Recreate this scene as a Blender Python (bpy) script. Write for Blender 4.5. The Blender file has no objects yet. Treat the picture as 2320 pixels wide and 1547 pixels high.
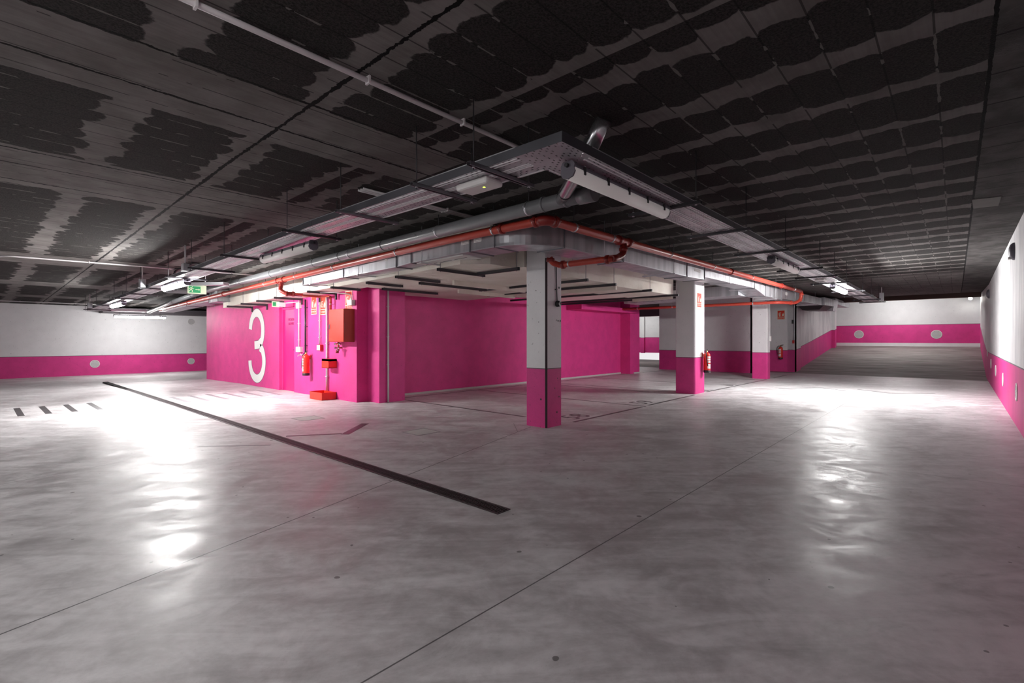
import bpy, bmesh, math, random
from mathutils import Vector, Matrix
C = bpy.context.scene.collection
random.seed(7)
PI = math.pi
# ---------------------------------------------------------------- camera, world, exposure
FOC, CAMH = 1105.0, 1.25
TH = math.atan2(1005, 1105)
cam_d = bpy.data.cameras.new('camera'); cam_d.sensor_width = 36; cam_d.lens = FOC/2320*36
cam_d.shift_y = -4.5/2320; cam_d.clip_start = 0.05; cam_d.clip_end = 200
cam = bpy.data.objects.new('camera', cam_d); C.objects.link(cam)
cam.location = (0, 0, CAMH); cam.rotation_euler = (PI/2, 0, TH-PI/2)
bpy.context.scene.camera = cam
w = bpy.data.worlds.new('world'); bpy.context.scene.world = w; w.use_nodes = True
w.node_tree.nodes['Background'].inputs[0].default_value = (0.95, 0.93, 0.95, 1)
w.node_tree.nodes['Background'].inputs[1].default_value = 0.4
vs = bpy.context.scene.view_settings
vs.view_transform = 'Standard'; vs.look = 'None'; vs.gamma = 1; vs.use_curve_mapping = False; vs.exposure = 1.15
LIT, FILL = 195.0, 34.0          # brightness of the lit tubes and of the added fill lamps

# ---------------------------------------------------------------- materials
def srgb(r, g, b):
    f = lambda c: (c/255/12.92) if c/255 <= .04045 else ((c/255+.055)/1.055)**2.4
    return (f(r), f(g), f(b), 1)
class NT:
    def __init__(s, name):
        s.m = bpy.data.materials.new(name); s.m.use_nodes = True
        s.t = s.m.node_tree; s.n = s.t.nodes; s.l = s.t.links
        s.b = s.n['Principled BSDF']
    def node(s, typ, **kw):
        n = s.n.new(typ)
        for k, v in kw.items(): setattr(n, k, v)
        return n
    def put(s, sock, v):
        if hasattr(v, 'node'): s.l.new(v, sock)
        else: sock.default_value = v
    def math(s, op, a, b=None, c=None, clamp=False):
        n = s.node('ShaderNodeMath', operation=op, use_clamp=clamp)
        s.put(n.inputs[0], a)
        if b is not None: s.put(n.inputs[1], b)
        if c is not None: s.put(n.inputs[2], c)
        return n.outputs[0]
    def mix(s, f, a, b):
        n = s.node('ShaderNodeMix', data_type='RGBA')
        s.put(n.inputs[0], f); s.put(n.inputs[6], a); s.put(n.inputs[7], b)
        return n.outputs[2]
    def pos(s):
        if not hasattr(s, '_p'):
            g = s.node('ShaderNodeNewGeometry'); sp = s.node('ShaderNodeSeparateXYZ')
            s.l.new(g.outputs['Position'], sp.inputs[0]); s._p = (g.outputs['Position'], sp.outputs[0], sp.outputs[1], sp.outputs[2])
        return s._p
    def noise(s, scale, detail=4, rough=.5, vec=None, dist=0):
        n = s.node('ShaderNodeTexNoise'); n.inputs['Scale'].default_value = scale
        n.inputs['Detail'].default_value = detail; n.inputs['Roughness'].default_value = rough
        n.inputs['Distortion'].default_value = dist
        s.l.new(vec if vec is not None else s.pos()[0], n.inputs['Vector']); return n.outputs[0]
    def vec(s, x, y, z=0.0):
        n = s.node('ShaderNodeCombineXYZ'); s.put(n.inputs[0], x); s.put(n.inputs[1], y); s.put(n.inputs[2], z); return n.outputs[0]
    def ramp(s, f, lo, hi, a=0., b=1., smooth=True):
        n = s.node('ShaderNodeMapRange'); n.interpolation_type = 'SMOOTHSTEP' if smooth else 'LINEAR'
        s.put(n.inputs[0], f)
        for i, v in enumerate((lo, hi, a, b)): s.put(n.inputs[i+1], v)
        return n.outputs[0]
    def bump(s, h, strength, dist=.01):
        n = s.node('ShaderNodeBump'); n.inputs['Strength'].default_value = strength; n.inputs['Distance'].default_value = dist
        s.put(n.inputs['Height'], h); s.l.new(n.outputs[0], s.b.inputs['Normal'])
    def set(s, col=None, rough=None, metal=None, emit=None, es=None, spec=None):
        if col is not None: s.put(s.b.inputs['Base Color'], col)
        if rough is not None: s.put(s.b.inputs['Roughness'], rough)
        if metal is not None: s.put(s.b.inputs['Metallic'], metal)
        if spec is not None: s.put(s.b.inputs['Specular IOR Level'], spec)
        if emit is not None: s.put(s.b.inputs['Emission Color'], emit); s.put(s.b.inputs['Emission Strength'], es)
        return s.m
def plain(name, col, rough=.5, metal=0., var=.12, nscale=8, **kw):
    t = NT(name)
    f = t.noise(nscale, 3)
    c2 = tuple(min(1, c*(1-var)) for c in col[:3])+(1,); c1 = tuple(min(1, c*(1+var*.5)) for c in col[:3])+(1,)
    return t.set(t.mix(f, c2, c1), t.ramp(f, .2, .8, rough*.9, min(1, rough*1.12)), metal, **kw)

PINK = (0.66, 0.046, 0.25, 1)
def paint(name, col, rough, blot=.1):
    t = NT(name)
    a = t.noise(3.0, 5, .6); b = t.noise(60, 3, .6)
    d = t.math('ADD', t.math('MULTIPLY', a, .7), t.math('MULTIPLY', b, .3))
    c2 = tuple(c*(1-blot) for c in col[:3])+(1,); c1 = tuple(min(1, c*(1+blot)) for c in col[:3])+(1,)
    pits = t.math('GREATER_THAN', t.noise(26, 2, .4), .735)
    m = t.set(t.mix(t.math('MULTIPLY', pits, .5), t.mix(t.ramp(d, .3, .7), c2, c1), tuple(c*.25 for c in col[:3])+(1,)), rough, spec=.35)
    t.bump(b, .12, .004); return m
m_pink = paint('pink_paint', PINK, .55)
m_white = paint('white_paint', (.74, .74, .75, 1), .6, .04)
m_plinth = plain('bare_plaster', (.55, .53, .52, 1), .85)
m_edge = plain('grey_edge', (.16, .13, .15, 1), .8)
# plastered concrete of the ramp walls: streaky
t = NT('streaky_plaster_white'); st = t.noise(1, 5, .6, t.vec(t.math('MULTIPLY', t.pos()[1], 3.), t.math('MULTIPLY', t.pos()[2], 3.), t.math('MULTIPLY', t.pos()[3], .8)))
m_streak = t.set(t.mix(t.ramp(st, .35, .62), (.56, .56, .58, 1), (.74, .74, .75, 1)), .6); t.bump(st, .15, .01)
t = NT('streaky_plaster_pink'); st = t.noise(1, 5, .6, t.vec(t.math('MULTIPLY', t.pos()[1], 3.), t.math('MULTIPLY', t.pos()[2], 3.), t.math('MULTIPLY', t.pos()[3], .8)))
m_streakp = t.set(t.mix(t.ramp(st, .35, .62), (.58, .032, .23, 1), PINK), .55)

m_galv = plain('galvanised_steel', (.62, .63, .66, 1), .36, .85, .1, 3)
m_rail = plain('shaded_zinc', (.12, .12, .135, 1), .42, .7, .15, 4)  # tray steel darkened: shade on the side rails put into the colour
# duct: galvanised sheet with soft cross bands
t = NT('duct_sheet'); p = t.pos(); bnd = t.noise(1, 2, .5, t.vec(t.math('MULTIPLY', p[1], 7.), t.math('MULTIPLY', p[2], 7.), .3))
m_duct = t.set(t.mix(t.ramp(bnd, .3, .7), (.38, .39, .42, 1), (.58, .59, .62, 1)), t.ramp(t.noise(5, 3), .3, .7, .34, .46), .7)
m_dark = plain('dark_channel', (.045, .043, .05, 1), .45, .3)
m_darkgalv = plain('dull_channel', (.22, .22, .24, 1), .4, .8)
m_black = plain('black_plastic', (.02, .02, .022, 1), .4)
m_rod = plain('threaded_rod', (.05, .05, .055, 1), .5, .4)
m_pvc = plain('grey_pvc', (.20, .205, .215, 1), .3)
m_conduit = plain('white_conduit', (.62, .60, .61, 1), .35)
m_redpipe = plain('red_oxide_pipe', (.50, .062, .040, 1), .33, .0, .08, 3)
m_redcoup = plain('red_coupling', (.26, .022, .018, 1), .32)
m_red = plain('red_lacquer', (.78, .035, .018, 1), .4, .0, .06)
m_redd = plain('red_plastic', (.55, .02, .02, 1), .4)
m_wplastic = plain('white_plastic', (.72, .72, .70, 1), .4, .0, .04)
m_chrome = plain('chrome', (.8, .8, .8, 1), .18, 1.0)
m_brass = plain('brass', (.7, .5, .2, 1), .3, 1.0)
m_paintw = plain('white_print', (.80, .80, .78, 1), .6, .0, .03)
m_signred = plain('sign_red', (.70, .045, .02, 1), .5, .0, .03)
m_signcream = plain('sign_cream', (.75, .74, .60, 1), .5, .0, .03)
m_green = plain('sign_green', (.02, .33, .12, 1), .5, .0, .03)
m_lum = plain('photoluminescent', (.62, .78, .55, 1), .5, .0, .03)
m_purple = plain('door_lettering', (.28, .01, .12, 1), .5)
m_housing = plain('lamp_housing', (.13, .12, .145, 1), .45)
m_alum = plain('pipe_foil', (.6, .6, .62, 1), .22, .9, .3, 30)
m_floorpaint = plain('floor_marking', (.085, .08, .085, 1), .4, .0, .5, 6)
m_floorfaint = plain('worn_floor_marking', (.30, .29, .31, 1), .4, .0, .3, 6)
m_grate = plain('cast_grating', (.085, .072, .076, 1), .5, .4, .4, 20)
m_pit = plain('drain_pit', (.004, .004, .004, 1), 1.)
t = NT('cream_fireproofing'); nz = t.noise(22, 5, .7); nb = t.noise(2, 3)
m_cream = t.set(t.mix(t.ramp(nb, .3, .7), (.74, .69, .60, 1), (.86, .82, .74, 1)), .9); t.bump(nz, .5, .02)
def emis(name, col, e, base=(.8, .8, .8, 1)):
    t = NT(name); return t.set(base, .4, 0., col, e)
m_tube_lit = emis('lit_diffuser', (1, .985, .97, 1), LIT)
m_tube_dim = emis('dimmed_diffuser', (1, .95, .93, 1), .05, (.6, .56, .54, 1))
m_tube_far = emis('lit_diffuser_far', (1, .985, .97, 1), 60.)
m_tube_rmp = emis('ramp_diffuser', (1, .985, .97, 1), 45.)
m_tube_pas = emis('passage_diffuser', (1, .985, .97, 1), 28.)
m_tube_fill = emis('fill_diffuser', (1, .97, .96, 1), FILL)
m_spot = emis('lit_spot', (1, .97, .9, 1), 90.)
m_led = emis('green_led', (.7, 1, .02, 1), 3.)
m_rib = plain('bright_zinc_rib', (.92, .92, .93, 1), .5, .0, .03)
# perforated tray floor
def traymat(name, axis, off, wid):
    t = NT(name); p = t.pos(); u, v = (p[2], p[1]) if axis == 'y' else (p[1], p[2])
    v = t.math('SUBTRACT', v, off)
    row = t.math('FLOOR', t.math('DIVIDE', v, .03)); fv = t.math('FRACT', t.math('DIVIDE', v, .03))
    uu = t.math('ADD', t.math('DIVIDE', u, .052), t.math('MULTIPLY', row, .5))
    fu = t.math('FRACT', uu); cell = t.math('FLOOR', uu)
    slot = t.math('MULTIPLY', t.math('LESS_THAN', fu, .45), t.math('LESS_THAN', t.math('ABSOLUTE', t.math('SUBTRACT', fv, .5)), .16))
    wn = t.node('ShaderNodeTexWhiteNoise', noise_dimensions='2D'); t.l.new(t.vec(row, cell), wn.inputs['Vector'])
    keep = t.math('GREATER_THAN', wn.outputs[0], .3)
    slot = t.math('MULTIPLY', slot, keep)
    t.set(t.mix(t.ramp(t.noise(4, 3), .3, .7), (.42, .41, .44, 1), (.60, .59, .62, 1)), .4, .5)
    t.put(t.b.inputs['Alpha'], t.math('SUBTRACT', 1., slot)); return t.m
m_tray_y = traymat('perforated_tray_lengthwise', 'y', 2.37, .33)
m_tray_x = traymat('perforated_tray_crosswise', 'x', 1.75, .38)

# concrete floor
def floor_material():
    t = NT('polished_concrete_floor'); P, x, y, z = t.pos()
    big = t.noise(.55, 6, .62, dist=.6); mid = t.noise(2.2, 6, .65, dist=1.2); fine = t.noise(14, 5, .6); grit = t.noise(120, 2, .6)
    strk = t.noise(1, 6, .65, t.vec(t.math('MULTIPLY', t.math('ADD', x, y), 4.2), t.math('MULTIPLY', t.math('SUBTRACT', x, y), 1.1)), dist=.7)
    v = t.math('ADD', t.math('ADD', t.math('MULTIPLY', big, .28), t.math('MULTIPLY', mid, .30)), t.math('ADD', t.math('MULTIPLY', fine, .12), t.math('MULTIPLY', strk, .30)))
    col = t.mix(t.ramp(v, .38, .62), (.36, .345, .35, 1), (.72, .71, .72, 1))
    col = t.mix(t.math('MULTIPLY', t.ramp(grit, .60, .74), .18), col, (.2, .19, .19, 1))
    specks = t.math('GREATER_THAN', t.noise(16, 0, .3), .86)
    col = t.mix(t.math('MULTIPLY', specks, .7), col, (.06, .05, .05, 1))
    def line(x0, y0, x1, y1, wd, amt):
        dx, dy = x1-x0, y1-y0; L = math.hypot(dx, dy); ux, uy = dx/L, dy/L
        a = t.math('SUBTRACT', t.math('ADD', t.math('MULTIPLY', x, -uy), t.math('MULTIPLY', y, ux)), -uy*x0+ux*y0)
        s_ = t.math('SUBTRACT', t.math('ADD', t.math('MULTIPLY', x, ux), t.math('MULTIPLY', y, uy)), ux*x0+uy*y0)
        near = t.math('LESS_THAN', t.math('ABSOLUTE', a), wd)
        ins = t.math('LESS_THAN', t.math('ABSOLUTE', t.math('SUBTRACT', s_, L/2)), L/2)
        return t.math('MULTIPLY', t.math('MULTIPLY', near, ins), amt)
    ln = None
    for a in ((-8, 1.6, 14, 1.6, .004, .85), (-8, .7, 5.35, 4.5, .005, .9), (-6, 4.6, 4.9, 7.25, .004, .6), (6.1, -2, 5.64, 3.8, .004, .7), (4.94, 4.39, 5.4, 4.88, .004, .6)):
        l_ = line(*a); ln = l_ if ln is None else t.math('MAXIMUM', ln, l_)
    col = t.mix(ln, col, (.05, .045, .05, 1))
    rg = t.ramp(t.math('ADD', t.math('MULTIPLY', mid, .55), t.math('ADD', t.math('MULTIPLY', strk, .2), t.math('MULTIPLY', big, .25))), .34, .66, .30, .60)
    # rougher brushed concrete on the ramp
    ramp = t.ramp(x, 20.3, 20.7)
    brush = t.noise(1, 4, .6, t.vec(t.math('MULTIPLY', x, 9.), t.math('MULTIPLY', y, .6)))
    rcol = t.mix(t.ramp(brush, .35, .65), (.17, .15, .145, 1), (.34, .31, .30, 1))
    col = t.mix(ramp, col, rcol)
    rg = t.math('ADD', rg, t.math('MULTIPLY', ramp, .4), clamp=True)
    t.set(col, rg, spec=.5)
    t.bump(grit, .02, .002)
    return t.m
m_floor = floor_material()

def ceiling_material():
    t = NT('rough_block_slab_ceiling'); P, x, y, z = t.pos()
    wob = t.math('MULTIPLY', t.math('SUBTRACT', t.noise(7, 5, .6), .5), .16)
    wob2 = t.math('MULTIPLY', t.math('SUBTRACT', t.noise(2.2, 3, .5), .5), .22)
    near = t.math('LESS_THAN', x, 2.42)
    xa = t.math('DIVIDE', t.math('SUBTRACT', x, .70-.87*12), .87)
    xb = t.math('DIVIDE', t.math('SUBTRACT', x, 3.33-.675*6), .675)
    uraw = t.math('ADD', t.math('MULTIPLY', near, xa), t.math('MULTIPLY', t.math('SUBTRACT', 1., near), xb))
    cellx = t.math('FLOOR', uraw)
    # block courses of .233 m; each course's edge shifts a little of its own
    vraw = t.math('DIVIDE', t.math('SUBTRACT', y, .082), .233); celly = t.math('FLOOR', vraw); fy = t.math('FRACT', vraw)
    wn = t.node('ShaderNodeTexWhiteNoise', noise_dimensions='2D'); t.l.new(t.vec(cellx, celly), wn.inputs['Vector'])
    jit = t.math('MULTIPLY', t.math('SUBTRACT', wn.outputs[0], .5), .12)
    fx = t.math('FRACT', uraw)
    dx = t.math('ABSOLUTE', t.math('SUBTRACT', fx, .5))
    lobe = t.math('MULTIPLY', t.math('POWER', t.math('ABSOLUTE', t.math('MULTIPLY', t.math('SUBTRACT', fy, .5), 2.)), 3.), t.math('MULTIPLY', t.noise(1.7, 2), .12))
    e = t.math('ADD', t.math('ADD', t.math('ADD', dx, wob), t.math('ADD', jit, lobe)), t.math('MULTIPLY', wob2, .6))
    inside = t.ramp(e, .375, .36)
    def between(a, b, soft=.03):
        yy = t.math('ADD', y, t.math('MULTIPLY', wob, .5))
        return t.math('MULTIPLY', t.math('GREATER_THAN', yy, a), t.math('LESS_THAN', yy, b))
    solid = between(3.30, 4.15)
    for a, b in ((5.75, 7.05), (11.9, 13.2), (16.6, 17.6), (20.6, 21.4)): solid = t.math('MAXIMUM', solid, between(a, b))
    solid = t.math('MULTIPLY', solid, t.math('LESS_THAN', x, 3.0))
    # the strip of blocks beside the right wall lies beyond a joint and is plain mid grey
    sidestrip = t.math('LESS_THAN', y, -.15)
    patch = t.math('MULTIPLY', inside, t.math('SUBTRACT', 1., solid))
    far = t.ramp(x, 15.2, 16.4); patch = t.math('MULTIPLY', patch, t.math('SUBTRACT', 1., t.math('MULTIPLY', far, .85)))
    por = t.noise(75, 3, .7); smear = t.noise(3, 5, .6)
    pc = t.mix(t.ramp(por, .35, .65), (.009, .008, .0075, 1), (.034, .031, .029, 1))
    grain = t.noise(1, 4, .6, t.vec(t.math('MULTIPLY', x, 2.), t.math('MULTIPLY', y, 40.)))
    bc = t.mix(t.ramp(t.math('ADD', t.math('MULTIPLY', smear, .7), t.math('MULTIPLY', grain, .3)), .3, .7), (.105, .098, .092, 1), (.18, .17, .163, 1))
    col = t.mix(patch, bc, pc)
    # smeared mortar left in some joints between blocks, dark gaps in the others
    jn = t.math('LESS_THAN', t.math('ABSOLUTE', t.math('SUBTRACT', t.math('FRACT', t.math('ADD', vraw, .5)), .5)), t.math('ADD', .03, t.math('MULTIPLY', t.math('SUBTRACT', t.noise(9, 2), .5), .12)))
    mort = t.math('GREATER_THAN', t.noise(2.6, 3, .6), .53)
    col = t.mix(t.math('MULTIPLY', t.math('MULTIPLY', jn, mort), patch), col, (.13, .122, .115, 1))
    jd = t.math('LESS_THAN', t.math('ABSOLUTE', t.math('SUBTRACT', t.math('FRACT', t.math('ADD', vraw, .5)), .5)), .022)
    col = t.mix(t.math('MULTIPLY', t.math('MULTIPLY', jd, t.math('SUBTRACT', 1., mort)), .7), col, (.003, .003, .003, 1))
    # dark rim where the blocks stand proud of the mortar
    rim = t.math('MULTIPLY', t.ramp(t.math('ABSOLUTE', t.math('SUBTRACT', e, .369)), .012, .0), t.math('SUBTRACT', 1., solid))
    col = t.mix(t.math('MULTIPLY', rim, .6), col, (.003, .003, .003, 1))
    side = t.mix(t.ramp(smear, .35, .65), (.05, .047, .045, 1), (.10, .095, .092, 1))
    sj = t.math('LESS_THAN', t.math('FRACT', t.math('DIVIDE', x, .52)), .035)
    side = t.mix(t.math('MULTIPLY', sj, .8), side, (.006, .006, .006, 1))
    col = t.mix(sidestrip, col, side)
    # shuttering joints and cracks
    jag = t.math('MULTIPLY', t.math('SUBTRACT', t.noise(18, 4, .7), .5), .05)
    wd = t.math('MULTIPLY', t.noise(3.5, 3), .022)
    crk = None
    for yy in (3.28, 3.84, 5.83, 6.28, 6.88, 11.85, 12.0, 17.0, 17.6, 21.0):
        k = t.math('LESS_THAN', t.math('ABSOLUTE', t.math('SUBTRACT', t.math('ADD', y, jag), yy)), wd)
        k = t.math('MULTIPLY', k, t.math('LESS_THAN', x, 3.1))
        crk = k if crk is None else t.math('MAXIMUM', crk, k)
    kx = t.math('MULTIPLY', t.math('LESS_THAN', t.math('ABSOLUTE', t.math('SUBTRACT', t.math('ADD', x, jag), 1.555)), t.math('MULTIPLY', wd, 1.3)), t.math('GREATER_THAN', y, 1.6))
    ky = t.math('LESS_THAN', t.math('ABSOLUTE', t.math('SUBTRACT', t.math('ADD', y, t.math('MULTIPLY', jag, .4)), -.15)), .010)
    col = t.mix(t.math('MAXIMUM', t.math('MAXIMUM', crk, kx), ky), col, (.002, .002, .002, 1))
    t.set(col, .9, spec=.2)
    t.bump(t.math('ADD', t.math('MULTIPLY', por, patch), t.math('MULTIPLY', t.math('SUBTRACT', 1., patch), .3)), .6, .02)
    return t.m
m_ceil = ceiling_material()

# ---------------------------------------------------------------- geometry helpers
def drop(y): return .0175*max(0., y-5)          # the slab and everything hung from it falls towards the far left
def zc(x, y): return 2.865-drop(y)+(max(0., x-20)*.032)
def zf(x, y):
    z = -.0125*max(0., y-15)
    if x > 20.5:
        u = x-20.5; z += .148*(u-1.1) if u > 2.2 else .148*u*u/4.4
    return z
def B(): return bmesh.new()
def box(bm, x0, x1, y0, y1, z0, z1, mi=0, M=None):
    vs_ = [bm.verts.new((x, y, z)) for x in (x0, x1) for y in (y0, y1) for z in (z0, z1)]
    fs = []
    for q in ((0, 1, 3, 2), (4, 6, 7, 5), (0, 4, 5, 1), (2, 3, 7, 6), (0, 2, 6, 4), (1, 5, 7, 3)):
        f = bm.faces.new([vs_[i] for i in q]); f.material_index = mi; fs.append(f)
    if M is not None: bmesh.ops.transform(bm, matrix=M, verts=vs_)
    return vs_
def hexa(bm, pts, mi=0):   # 4 bottom then 4 top corners, counter-clockwise
    v = [bm.verts.new(p) for p in pts]
    for q in ((3, 2, 1, 0), (4, 5, 6, 7), (0, 1, 5, 4), (1, 2, 6, 5), (2, 3, 7, 6), (3, 0, 4, 7)):
        bm.faces.new([v[i] for i in q]).material_index = mi
def prism(bm, poly, z0, z1, mi=0, M=None, cap=True):
    n = len(poly); a = [bm.verts.new((p[0], p[1], z0)) for p in poly]; b = [bm.verts.new((p[0], p[1], z1)) for p in poly]
    for i in range(n): bm.faces.new((a[i], a[(i+1) % n], b[(i+1) % n], b[i])).material_index = mi
    if cap:
        bm.faces.new(a[::-1]).material_index = mi; bm.faces.new(b).material_index = mi
    if M is not None: bmesh.ops.transform(bm, matrix=M, verts=a+b)
def tube(bm, pts, r, n=16, caps=True, mi=0, smooth=True):
    pts = [Vector(p) for p in pts]; rs = r if isinstance(r, (list, tuple)) else [r]*len(pts)
    T = []
    for i in range(len(pts)):
        a = (pts[i]-pts[i-1]).normalized() if i else None; b = (pts[i+1]-pts[i]).normalized() if i < len(pts)-1 else None
        T.append(((a or b)+(b or a)).normalized())
    up = Vector((0, 0, 1)) if abs(T[0].z) < .9 else Vector((1, 0, 0))
    u = T[0].cross(up).normalized(); rings = []
    for i, p in enumerate(pts):
        if i: u = (u-T[i]*u.dot(T[i])).normalized()
        v = T[i].cross(u)
        sc = 1.
        if 0 < i < len(pts)-1: sc = 1/max(.5, abs(T[i].dot((pts[i+1]-pts[i]).normalized())))
        rings.append([bm.verts.new(p+(u*math.cos(k*2*PI/n)+v*math.sin(k*2*PI/n))*rs[i]*(1+(sc-1)*.5)) for k in range(n)])
    for i in range(len(rings)-1):
        for k in range(n):
            f = bm.faces.new((rings[i][k], rings[i][(k+1) % n], rings[i+1][(k+1) % n], rings[i+1][k])); f.smooth = smooth; f.material_index = mi
    if caps:
        bm.faces.new(rings[0][::-1]).material_index = mi; bm.faces.new(rings[-1]).material_index = mi
def bend(p0, p1, p2, r, n=6):       # rounded corner points at p1
    p0, p1, p2 = Vector(p0), Vector(p1), Vector(p2)
    a = (p0-p1).normalized(); b = (p2-p1).normalized(); out = []
    for i in range(n+1):
        t_ = i/n; q0 = p1+a*r*(1-t_); q1 = p1+b*r*t_; out.append(q0*(1-t_)+q1*t_)
    return out
def rpath(pts, r, n=6):
    out = [Vector(pts[0])]
    for i in range(1, len(pts)-1): out += bend(pts[i-1], pts[i], pts[i+1], r, n)
    return out+[Vector(pts[-1])]
def ring(bm, c, ax, r, wdt, th=.006, n=20, mi=0):    # a flat clamp band around a pipe
    c = Vector(c); ax = Vector(ax).normalized()
    tube(bm, [c-ax*wdt/2, c-ax*wdt/2+ax*.001, c+ax*wdt/2-ax*.001, c+ax*wdt/2], [r, r+th, r+th, r], n, False, mi)
def lathe(bm, prof, n=20, M=None, mi=0):
    rings = [[bm.verts.new((r*math.cos(2*PI*k/n), r*math.sin(2*PI*k/n), z)) for k in range(n)] for r, z in prof]
    for i in range(len(rings)-1):
        for k in range(n):
            f = bm.faces.new((rings[i][k], rings[i][(k+1) % n], rings[i+1][(k+1) % n], rings[i+1][k])); f.smooth = True; f.material_index = mi
    bm.faces.new(rings[0][::-1]).material_index = mi; bm.faces.new(rings[-1]).material_index = mi
    if M is not None: bmesh.ops.transform(bm, matrix=M, verts=[v for r in rings for v in r])
def obj(name, bm, mats, parent=None, bevel=0, label=None, fix=True):
    if fix: bmesh.ops.recalc_face_normals(bm, faces=bm.faces)
    me = bpy.data.meshes.new(name); bm.to_mesh(me); bm.free()
    for m in (mats if isinstance(mats, (list, tuple)) else [mats]): me.materials.append(m)
    o = bpy.data.objects.new(name, me); C.objects.link(o)
    if parent: o.parent = parent; o.matrix_parent_inverse = parent.matrix_basis.inverted() if False else Matrix.Translation(-parent.location)
    if bevel:
        md = o.modifiers.new('bevel', 'BEVEL'); md.width = bevel; md.segments = 2; md.limit_method = 'ANGLE'
    if label: o['label'] = label
    return o
def thing(name, label, cat, loc=(0, 0, 0), group=None):
    o = bpy.data.objects.new(name, None); C.objects.link(o); o.location = loc; o.empty_display_size = .1
    o['label'] = label; o['category'] = cat
    if group: o['group'] = group
    return o
def tag(o, label, cat, group=None):
    o['label'] = label; o['category'] = cat
    if group: o['group'] = group
    return o
def struct(name, bm, mats):
    o = obj(name, bm, mats); o['kind'] = 'structure'; return o
def dup(root, loc, rotz=0, label=None, group=None):
    r = root.copy(); C.objects.link(r); r.location = loc; r.rotation_euler = (0, 0, rotz)
    if label: r['label'] = label
    if group: r['group'] = group
    for ch in list(root.children):
        c = ch.copy(); C.objects.link(c); c.parent = r
        for g in list(ch.children):
            d = g.copy(); C.objects.link(d); d.parent = c
    return r
def frame(o, x, y): return Matrix(((x[0], y[0], Vector(x).cross(Vector(y))[0], o[0]), (x[1], y[1], Vector(x).cross(Vector(y))[1], o[1]), (x[2], y[2], Vector(x).cross(Vector(y))[2], o[2]), (0, 0, 0, 1)))
def wallL(o): return frame(o, (0, -1, 0), (0, 0, 1))    # on a wall whose face looks to -X
def wallF(o): return frame(o, (1, 0, 0), (0, 0, 1))     # on a wall whose face looks to -Y
def text_bm(bm, s, size, M, depth=.002, mi=0, align='CENTER', sx=1.):
    cu = bpy.data.curves.new('t', 'FONT'); cu.body = s; cu.size = size; cu.extrude = depth; cu.align_x = align; cu.align_y = 'CENTER'; cu.resolution_u = 3
    o = bpy.data.objects.new('t', cu); C.objects.link(o)
    dg = bpy.context.evaluated_depsgraph_get(); me = bpy.data.meshes.new_from_object(o.evaluated_get(dg))
    n0 = len(bm.verts); bm.from_mesh(me); bm.verts.ensure_lookup_table(); bm.faces.ensure_lookup_table()
    vv = bm.verts[n0:]; bmesh.ops.transform(bm, matrix=M @ Matrix.Diagonal((sx, 1, 1, 1)), verts=vv)
    for v in vv:
        for f in v.link_faces: f.material_index = mi
    bpy.data.objects.remove(o); bpy.data.curves.remove(cu); bpy.data.meshes.remove(me)
def stroke(bm, pts, wd, M, th=.003, mi=0):
    pts = [Vector((p[0], p[1], 0)) for p in pts]; L, R = [], []
    for i, p in enumerate(pts):
        a = (pts[min(i+1, len(pts)-1)]-pts[max(i-1, 0)]).normalized(); n = Vector((-a.y, a.x, 0))
        ww = wd[i] if isinstance(wd, list) else wd
        L.append(p+n*ww/2); R.append(p-n*ww/2)
    for i in range(len(pts)-1):
        q = [L[i], R[i], R[i+1], L[i+1]]
        v = [bm.verts.new(M @ Vector((p.x, p.y, zz))) for zz in (0, th) for p in q]
        for f in ((3, 2, 1, 0), (4, 5, 6, 7), (0, 1, 5, 4), (2, 3, 7, 6)): bm.faces.new([v[k] for k in f]).material_index = mi

# ---------------------------------------------------------------- the shell
bm = B()
xs = [-9, 0, 5, 10, 15, 19.5, 20.5, 20.9, 21.3, 21.7, 22.1, 22.7, 24, 26, 28.3]; ys = [-1.0, 0, 3, 5.42, 5.55, 6, 9, 12, 15, 18, 21, 25]
g = [[bm.verts.new((x, y, zf(x, y) if not (x > 20.5 and y > 5.5) else zf(0, y))) for y in ys] for x in xs]
for i in range(len(xs)-1):
    for j in range(len(ys)-1): bm.faces.new((g[i][j], g[i+1][j], g[i+1][j+1], g[i][j+1]))
floor = struct('floor', bm, m_floor)
bm = B()
xs = [-9, 0, 10, 20, 28.3]; ys = [-1.0, 5, 12, 18, 25]
lo = [[bm.verts.new((x, y, zc(x, y))) for y in ys] for x in xs]; hi = [[bm.verts.new((x, y, zc(x, y)+.25)) for y in ys] for x in xs]
for i in range(len(xs)-1):
    for j in range(len(ys)-1):
        bm.faces.new((lo[i][j], lo[i][j+1], lo[i+1][j+1], lo[i+1][j])); bm.faces.new((hi[i][j], hi[i+1][j], hi[i+1][j+1], hi[i][j+1]))
ceiling = struct('ceiling', bm, m_ceil)

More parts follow.
